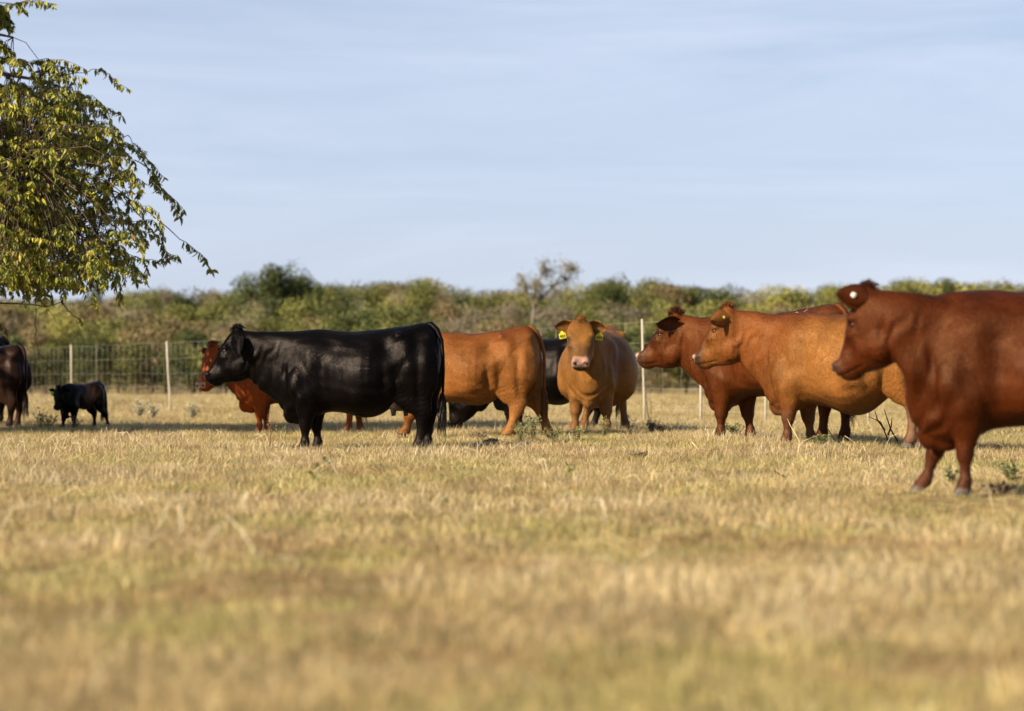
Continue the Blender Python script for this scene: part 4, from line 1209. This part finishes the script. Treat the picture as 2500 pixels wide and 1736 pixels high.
# ------------------------------------------------------------ the near tree at the left
M_LEAF = attr_mat('leaf', .45, .25, 20, .15, transl=.22)
def near_tree():
    D = 32.5; r = random.Random(21)
    base = Vector((-9.9, D, tz(-9.9, D)))
    root = empty('leafy_tree', base); tag(root, 'large leafy tree with drooping yellowing branches reaching in from the left edge', 'tree')
    def P(px, py, dy=0.0): return at(px, py, D + dy) - base
    tr = MB(); tr.tube([(0, 0, -.2), (.05, 0, .8), (.15, 0, 1.6), (.1, .1, 2.4), (.25, 0, 3.6), (.2, .1, 5.2)], [.36, .29, .26, .24, .17, .08], 12); tr.build('trunk', M_BARK, root)
    limbs = []
    ends = [(P(120, 200, 1), 3.6), (P(200, 330, -1), 3.0), (P(260, 470, .8), 2.8), (P(180, 560, -.6), 2.5), (P(120, 660, .4), 2.3), (P(250, 640, 0), 2.5), (P(30, 90, 0), 4.2), (P(60, 400, -1.6), 2.7), (P(60, 420, 1.8), 2.9), (P(290, 400, 0), 3.0),
            (Vector((-1.5, 2, 5.0)), 3.0), (Vector((-2.6, -1, 4.5)), 2.6), (Vector((-2, .5, 6.5)), 4), (Vector((.5, -2.2, 6)), 3.4), (Vector((1.2, 2.2, 6.6)), 3.6), (Vector((0, .2, 7.4)), 5), (Vector((-3.2, .8, 3.2)), 2.3), (Vector((1.5, 2.8, 4.2)), 2.8)]
    for e, z in ends:
        s0 = Vector((.15, .05, z)) ; mid = s0.lerp(e, .45) + Vector((0, 0, .55)); m2 = s0.lerp(e, .78) + Vector((0, 0, .4))
        pts = [s0, s0.lerp(mid, .5) + Vector((0, 0, .1)), mid, m2, e]
        b = MB(); b.tube(pts, [.10, .075, .055, .035, .014], 7); b.build('limb', M_BARK, root)
        for k in range(24):
            t = k / 23 * 4; i = min(3, int(t)); limbs.append(pts[i].lerp(pts[i + 1], t - i))
    LA = np.array([tuple(p) for p in limbs])
    poly = [(-80, 60), (10, 150), (70, 165), (130, 165), (175, 205), (205, 250), (200, 285), (262, 300), (285, 345), (330, 400), (350, 470), (350, 540), (330, 600), (290, 630), (285, 700), (215, 690), (170, 715), (90, 725), (0, 715), (-80, 715)]
    def inside(x, y):
        c = False; j = len(poly) - 1
        for i in range(len(poly)):
            if (poly[i][1] > y) != (poly[j][1] > y) and x < (poly[j][0] - poly[i][0]) * (y - poly[i][1]) / (poly[j][1] - poly[i][1]) + poly[i][0]: c = not c
            j = i
        return c
    tw = MB(); leaves = []; cols = []; single = []
    pal = [((.24, .25, .030), 5), ((.36, .33, .045), 4), ((.15, .18, .028), 4), ((.46, .38, .06), 2), ((.24, .15, .05), 1.4), ((.10, .13, .024), 2)]
    cs = [p for p, w in pal]; ws = [w for p, w in pal]
    def leaf(p, out, size, store, tone):
        d = (Vector((0, 0, -1)) * r.uniform(.55, 1.3) + out * r.uniform(.1, .9) + Vector([r.gauss(0, .3) for _ in range(3)])).normalized()
        sd = d.cross(Vector([r.gauss(0, 1) for _ in range(3)])).normalized(); n = d.cross(sd)
        L_ = size * r.uniform(.5, 1.35); w = L_ * r.uniform(.17, .24)
        b0 = p; q1 = p + d * L_ * .35; q2 = p + d * L_ * .7 - n * L_ * .06; tip = p + d * L_ - n * L_ * .18 + Vector((0, 0, -.01))
        lift = n * w * .35
        v = [b0, q1 + sd * w + lift, q1, q1 - sd * w + lift, q2 + sd * w * .75 + lift, q2, q2 - sd * w * .75 + lift, tip]
        c = Vector(r.choices(cs, ws)[0]) * r.uniform(.65, 1.25) * tone
        store.append(([tuple(x) for x in v], tuple(c)))
    LF = [(0, 1, 2), (0, 2, 3), (1, 4, 5, 2), (2, 5, 6, 3), (4, 7, 5), (5, 7, 6)]
    def twig(pts, rad, start, store, dens=.032, size=.085):
        L = [0]
        for k in range(len(pts) - 1): L.append(L[-1] + (pts[k + 1] - pts[k]).length)
        tw.tube(pts, [rad * (1 - .7 * l / L[-1]) for l in L], 4)
        s_ = L[-1] * start if start < .85 else L[-1] + 1; tone = r.uniform(.8, 1.15)
        while s_ < L[-1]:
            k = max(i for i in range(len(L) - 1) if L[i] <= s_)
            t = (s_ - L[k]) / max(1e-6, L[k + 1] - L[k]); p = pts[k].lerp(pts[k + 1], t)
            o = Vector((r.gauss(.2, .6), r.gauss(0, .6), 0))
            leaf(p, o.normalized(), size, store, tone); leaf(p, -o.normalized() * .8, size, store, tone)
            s_ += dens * r.uniform(.6, 1.5)
        p = pts[-1]
        for _ in range(2 if start < .8 else 0): leaf(p, (pts[-1] - pts[-2]).normalized(), size, store, tone)
    def droopy(e, big=1.0, size=.085):
        """a twig that arches from the nearest limb and hangs at e"""
        dd = ((LA - np.array(tuple(e))) ** 2).sum(1); k = int(np.argmin(dd)); s0 = Vector(LA[k])
        v = e - s0
        if v.length > 1.1:
            s1 = s0.lerp(e, .5) + Vector((0, 0, .22)); tw.tube([s0, s0.lerp(s1, .5) + Vector((0, 0, .06)), s1], [.018, .013, .008], 5); s0 = s1
        out = Vector((r.gauss(.5, .5), r.gauss(0, .5), 0)).normalized()
        a_ = e + Vector((0, 0, .12)); ln = r.uniform(.15, .50) * big
        dr = r.uniform(.15, 1.0)
        pts = [s0, s0.lerp(a_, .5) + Vector((0, 0, .08)), a_, a_ + out * ln * .4 + Vector((0, 0, .01)), a_ + out * ln * .75 + Vector((0, 0, -ln * .32 * dr)), a_ + out * ln * (1.15 - .4 * dr) + Vector((0, 0, -ln * .8 * dr))]
        tw.tube(pts[:3], [.008, .006, .005], 4)
        twig(pts[2:], .005, 0.0, leaves, .030, size)
    n = 0
    while n < 980:
        x = r.uniform(-80, 350); y = r.uniform(60, 720)
        if not inside(x, y): continue
        dens = 1 - .75 * float(sstep(150, 360, x + (y - 420) * -.05)) - .35 * float(sstep(300, 150, y))
        dens *= float(sstep(-.22, .12, noise.noise(Vector((x * .016, y * .016, 3.0))))) * .92 + .08
        if x < 170 and 220 < y: dens = max(dens, .75)
        if r.random() > dens: continue
        droopy(P(x, y, r.uniform(-2.4, 2.4))); n += 1
    for _ in range(1300):      # the rest of the crown, outside the picture
        v = Vector([r.gauss(0, 1) for _ in range(3)]).normalized() * r.uniform(.55, 1.0)
        e = Vector((-.6 + v.x * 3.8, v.y * 3.4, 4.9 + v.z * 3.4))
        w = e + base; px = 1250 + w.x / w.y * FPX; py = HORIZON - (w.z - EYE) / w.y * FPX
        if px > -60 and py > -40: continue
        droopy(e, 1.4, .22)
    def sp(path, start, dens=.034, rad=.010, size=.10, dy=None):
        dy = r.uniform(-1, 1) if dy is None else dy
        pts = [P(x, y, dy) for x, y in path]
        fine = []
        for k in range(len(pts) - 1):
            for q in range(4): fine.append(pts[k].lerp(pts[k + 1], q / 4) + Vector((r.gauss(0, .008), r.gauss(0, .02), r.gauss(0, .008))))
        fine.append(pts[-1]); twig(fine, rad, start, single, dens, size)
    sp([(90, 215), (150, 185), (215, 172), (245, 166), (280, 195), (312, 216)], .60)
    sp([(150, 165), (158, 178), (160, 195)], .3, .05)
    sp([(150, 280), (215, 280), (262, 262), (300, 285)], .35)
    sp([(210, 330), (255, 315), (280, 330)], .4)
    sp([(240, 370), (270, 348), (310, 328), (338, 362), (365, 395), (400, 432)], .58)
    sp([(285, 352), (315, 360), (345, 385), (385, 460), (430, 490), (448, 512)], .45)
    sp([(330, 390), (375, 420), (390, 455), (415, 480), (440, 530)], .25)
    sp([(250, 450), (320, 490), (380, 530), (440, 585), (490, 618), (517, 660)], .70, .036, .013)
    sp([(300, 480), (345, 530), (380, 575), (405, 615), (432, 628)], .35)
    sp([(220, 590), (280, 610), (330, 625), (385, 637), (432, 622)], .35)
    sp([(330, 625), (352, 640), (358, 668)], .5, .05)
    sp([(250, 540), (275, 600), (290, 660), (295, 728)], .2)
    sp([(230, 560), (262, 630), (280, 690), (292, 738)], .3)
    sp([(-40, 30), (30, 5), (80, -2), (130, 8)], .45, .028)
    sp([(-40, 5), (40, 8), (55, 20)], .5, .03)
    sp([(-40, 35), (5, 45), (20, 58), (32, 60)], .4, .03)
    sp([(-20, 95), (8, 110), (12, 120)], .2, .03)
    sp([(-30, 740), (60, 742), (120, 748), (150, 735), (165, 728)], .97, .2, .018, dy=0)
    sp([(105, 745), (130, 775), (150, 800)], .9, .1, .006, dy=0)
    sp([(152, 738), (170, 765), (200, 785)], .8, .08, .009, dy=0)
    sp([(88, 752), (84, 790), (84, 825), (92, 855), (110, 885), (125, 905), (138, 930)], .99, .2, .007, dy=.2)
    sp([(-20, 775), (5, 795), (18, 812)], .1, .03, .006, dy=.5)
    o = tw.build('branchwork', M_DARKBARK, root); o['kind'] = 'stuff'
    r.shuffle(single)
    def add_leaves(name, items):
        V = []; F = []; C = []
        for v, c in items:
            b = len(V); V += v; F += [tuple(i + b for i in f) for f in LF]; C += [c] * 8
        return mesh_obj(name, np.array(V), F, M_LEAF, root, False, np.array(C))
    for it in single[:300]: add_leaves('leaf', [it])
    o = add_leaves('leaves', single[300:] + leaves); o['kind'] = 'stuff'
near_tree()

# ------------------------------------------------------------ weeds, stalks, dead wood
M_STEM = attr_mat('weed', .6, .2, 30, .2, transl=.15)
def weed(name, label, px, d, h, ns, cs, leafy, spread=.5, leafsize=.02, cat='weed', droop=0.0, seed=0, thick=.0035):
    r = random.Random(seed + int(px)); X = (px - 1250) / FPX * d
    root = empty(name, (X, d, tz(X, d))); tag(root, label, cat)
    st = MB(); lv = []; lc = []
    for k in range(ns):
        an = r.uniform(0, 6.28); o = Vector((math.cos(an), math.sin(an), 0)) * r.uniform(.1, 1) * spread * h; hh = h * r.uniform(.6, 1.1)
        pts = [Vector((0, 0, -.01)) + o * .15, o * .4 + Vector((r.gauss(0, .01), 0, hh * .5)), o * .8 + Vector((r.gauss(0, .02), 0, hh * (.85 - droop * .2))), o * 1.1 + Vector((0, 0, hh * (1 - droop * .6)))]
        st.tube(pts, [thick, thick * .8, thick * .6, thick * .3], 4)
        for q in range(leafy):
            t = r.uniform(.15, 1) * 3; i = min(2, int(t)); p = pts[i].lerp(pts[i + 1], t - i)
            dv = Vector((r.gauss(0, 1), r.gauss(0, 1), r.uniform(-.2, .9))).normalized(); sd = dv.orthogonal().normalized(); L_ = leafsize * r.uniform(.6, 1.4)
            L_ *= .8; p2 = p + dv * L_ * .3
            lv.append([tuple(p), tuple(p2 + dv * L_ * .5 + sd * L_ * .35), tuple(p2 + dv * L_ * 1.2), tuple(p2 + dv * L_ * .5 - sd * L_ * .35)])
            c = r.choice(cs[1:]); f = r.uniform(.8, 1.2); lc.append([[x * f for x in c]] * 4)
    n = len(st.v); o = st.build('stems', M_STEM, root, True, np.tile(np.array(cs[0]), (n, 1))); o['kind'] = 'stuff'
    if lv:
        o = quads_mesh('leaves', lv, 4, [(0, 1, 2, 3)], M_STEM, root, lc); o['kind'] = 'stuff'
GRN = [(.20, .19, .08), (.17, .18, .065), (.24, .23, .10), (.14, .16, .06)]
GRY = [(.34, .29, .18), (.52, .46, .31), (.46, .41, .26), (.36, .33, .20)]
DRK = [(.12, .085, .055), (.13, .095, .065), (.16, .12, .085), (.09, .08, .05)]
RDS = [(.30, .17, .09), (.28, .15, .08), (.35, .22, .13)]
YLG = [(.28, .26, .08), (.28, .28, .07), (.22, .26, .07), (.34, .30, .09)]
BRN = [(.16, .11, .07), (.17, .12, .08), (.22, .16, .10), (.11, .085, .055)]
STR = [(.62, .52, .30), (.66, .55, .33)]
weed('weed', 'upright greenish weed between the hind legs of the light brown cow', 1300, 27.6, .34, 12, GRN, 26, .35, .022)
weed('weed', 'second green weed, just right of the light brown hind leg', 1272, 27.2, .24, 14, GRN, 20, .6, .02)
weed('weed', 'low spreading green weed in front of the grazing black cow', 1345, 27.4, .16, 18, GRN, 18, 1.0, .02)
weed('weed', 'green weed with seed spikes under the camera facing cow', 1475, 28.6, .26, 10, GRN, 18, .4, .02)
weed('weed', 'bright yellow green leafy weed below the camera facing cow', 1412, 26.2, .20, 5, YLG, 6, .4, .035)
weed('weed', 'blurred yellow green weed in the middle of the pasture', 1392, 17.6, .10, 5, YLG, 6, .8, .030)
weed('weed', 'yellow tipped weed in the left part of the pasture', 790, 15.4, .22, 3, YLG, 5, .5, .045)
weed('weed', 'pale flowering grey weed left of the second fence post', 338, 47, .34, 26, GRY, 30, .7, .03)
weed('weed', 'pale flowering grey weed between two fence posts, larger one', 372, 46, .30, 20, GRY, 26, .6, .03)
weed('weed', 'greyish weed right of the leaning fence post', 470, 46.5, .30, 22, GRY, 26, .6, .03)
weed('weed', 'thin dark weed beside the hind legs of the dark brown cow', 100, 37.2, .34, 14, GRN, 18, .6, .02)
weed('weed', 'green weed patch between the dark brown cow and the calf', 122, 37.6, .22, 22, GRN, 24, .9, .02)
weed('weed', 'small dark weed under the belly of the calf', 182, 37.0, .22, 12, DRK, 18, .6, .02)
weed('weed', 'tall thin reddish seed stalk in front of the rust red cow', 661, 25.4, .42, 4, RDS, 26, .18, .012)
weed('weed', 'short reddish seed stalk left of the tall one', 640, 25.8, .20, 3, RDS, 12, .4, .012)
weed('weed', 'dark purplish weed clump at the foot of the slim fence post', 1590, 30.5, .17, 22, DRK, 24, .7, .018)
weed('weed', 'second dark clump right of the slim fence post', 1612, 30.2, .12, 20, DRK, 20, .9, .018)
weed('weed', 'tall reddish seeding weed beside the slim fence post', 1588, 33.0, .60, 4, RDS, 22, .12, .016)
weed('weed', 'thin dark spiked weed left of the slim fence post', 1538, 30.0, .26, 6, DRK, 22, .4, .016)
weed('weed', 'leafy green weed between the forelegs of the deep red cow', 1795, 27.0, .20, 12, GRN, 24, .8, .026)
weed('weed', 'dark green weed under the golden flanked cow', 2000, 24.0, .12, 20, GRN, 20, 1.2, .02)
weed('weed', 'leafy dark green weed behind the forelegs of the nearest cow', 2322, 17.0, .10, 8, GRN, 10, .9, .035)
weed('weed', 'dark dry weed patch right of the hooves of the nearest cow', 2440, 15.6, .07, 22, BRN, 14, 1.8, .018)
weed('weed', 'blurred green weed at the lower right edge of the pasture', 2470, 17.2, .14, 12, GRN, 14, 1.0, .03)

def branch(label, px, d, paths, mat, name='dead_branch', r0=.010):
    X = (px - 1250) / FPX * d; base = Vector((X, d, tz(X, d)))
    root = empty(name, base); tag(root, label, 'branch')
    for path in paths:
        b = MB(); pts = [at(x, y, d + .05 * k) - base for k, (x, y) in enumerate(path)]
        b.tube(pts, [r0 * (1 - .7 * k / (len(pts) - 1)) for k in range(len(pts))], 6); b.build('twig', mat, root)
M_DEAD = plain_mat('dead_wood', (.06, .042, .032), .85, .2, .3, 30, .3)
branch('forked dark dead branch sticking up behind the hind leg of the golden flanked cow', 2180, 24.6,
       [[(2180, 1108), (2165, 1068), (2150, 1030), (2120, 1017)], [(2160, 1050), (2142, 1025), (2136, 1004)], [(2192, 1078), (2175, 1050), (2165, 1020), (2158, 998)], [(2168, 1062), (2176, 1040), (2177, 1020)]], M_DEAD)
branch('long thin dark fallen branch lying under the golden flanked cow', 2060, 23.6, [[(2022, 1048), (2035, 1072), (2060, 1088), (2100, 1092)], [(2060, 1088), (2085, 1100), (2105, 1098)]], M_DEAD, r0=.007)
M_STRAWST = plain_mat('straw_stalk', (.62, .50, .28), .7, .2, .2, 30, .1)
branch('long bent tan stalk lying below the deep red cow', 1720, 22.4, [[(1690, 1080), (1712, 1105), (1735, 1122), (1750, 1128), (1772, 1126)]], M_STRAWST, 'dry_stalk', .006)
branch('bent tan stalk leaning in front of the golden flanked cow', 1945, 23.2, [[(1958, 1092), (1945, 1065), (1930, 1040), (1922, 1022)]], M_STRAWST, 'dry_stalk', .005)
branch('brown dry stalk in the middle of the pasture', 1915, 17.5, [[(1890, 1150), (1915, 1165), (1935, 1185), (1945, 1200)]], M_DEAD, 'dry_stalk', .006)
def stalks():
    r = random.Random(9); b = MB()
    for k in range(420):
        d = r.choice([r.uniform(22, 31), r.uniform(9, 22), r.uniform(31, 42)]); X = r.uniform(-.24, .24) * d; p = Vector((X, d, tz(X, d)))
        an = r.uniform(0, 6.28); L_ = r.uniform(.10, .34); o = Vector((math.cos(an), math.sin(an) * .6, 0)); up = r.uniform(.25, 1.2)
        m = p + (o * .5 + Vector((0, 0, up))).normalized() * L_ * .6; e = m + (o + Vector((0, 0, r.uniform(-.9, .5)))).normalized() * L_ * .5
        e.z = max(e.z, p.z + .01)
        b.tube([p, p.lerp(m, .5) + Vector((r.gauss(0, .006), 0, 0)), m, e], [.0030, .0030, .0026, .0016], 4)
    n = len(b.v); rr = np.random.default_rng(2); c = np.repeat(np.array([(.68, .57, .34), (.60, .46, .24), (.74, .66, .46), (.56, .50, .20)])[rr.integers(0, 4, 420)], n // 420, 0)
    o = b.build('straw_stalks', M_STEM, None, True, c); tag(o, 'long dry straw stalks standing out of the pasture grass', 'straw', kind='stuff')
stalks()

weed('dry_tuft', 'low dark brown dry tuft left of the light brown hind leg', 1178, 28.4, .09, 30, BRN, 16, 1.6, .02, 'tuft')
weed('dry_tuft', 'low dark brown dry tuft in front of the light brown hind leg', 1205, 26.4, .07, 26, BRN, 14, 1.8, .02, 'tuft')
weed('dry_tuft', 'low dark dry tuft between the two pairs of black cow legs', 705, 25.0, .07, 26, BRN, 14, 1.8, .02, 'tuft')
weed('dry_tuft', 'small brown dry tuft below the camera facing cow', 1560, 22.0, .06, 24, BRN, 12, 1.8, .02, 'tuft')
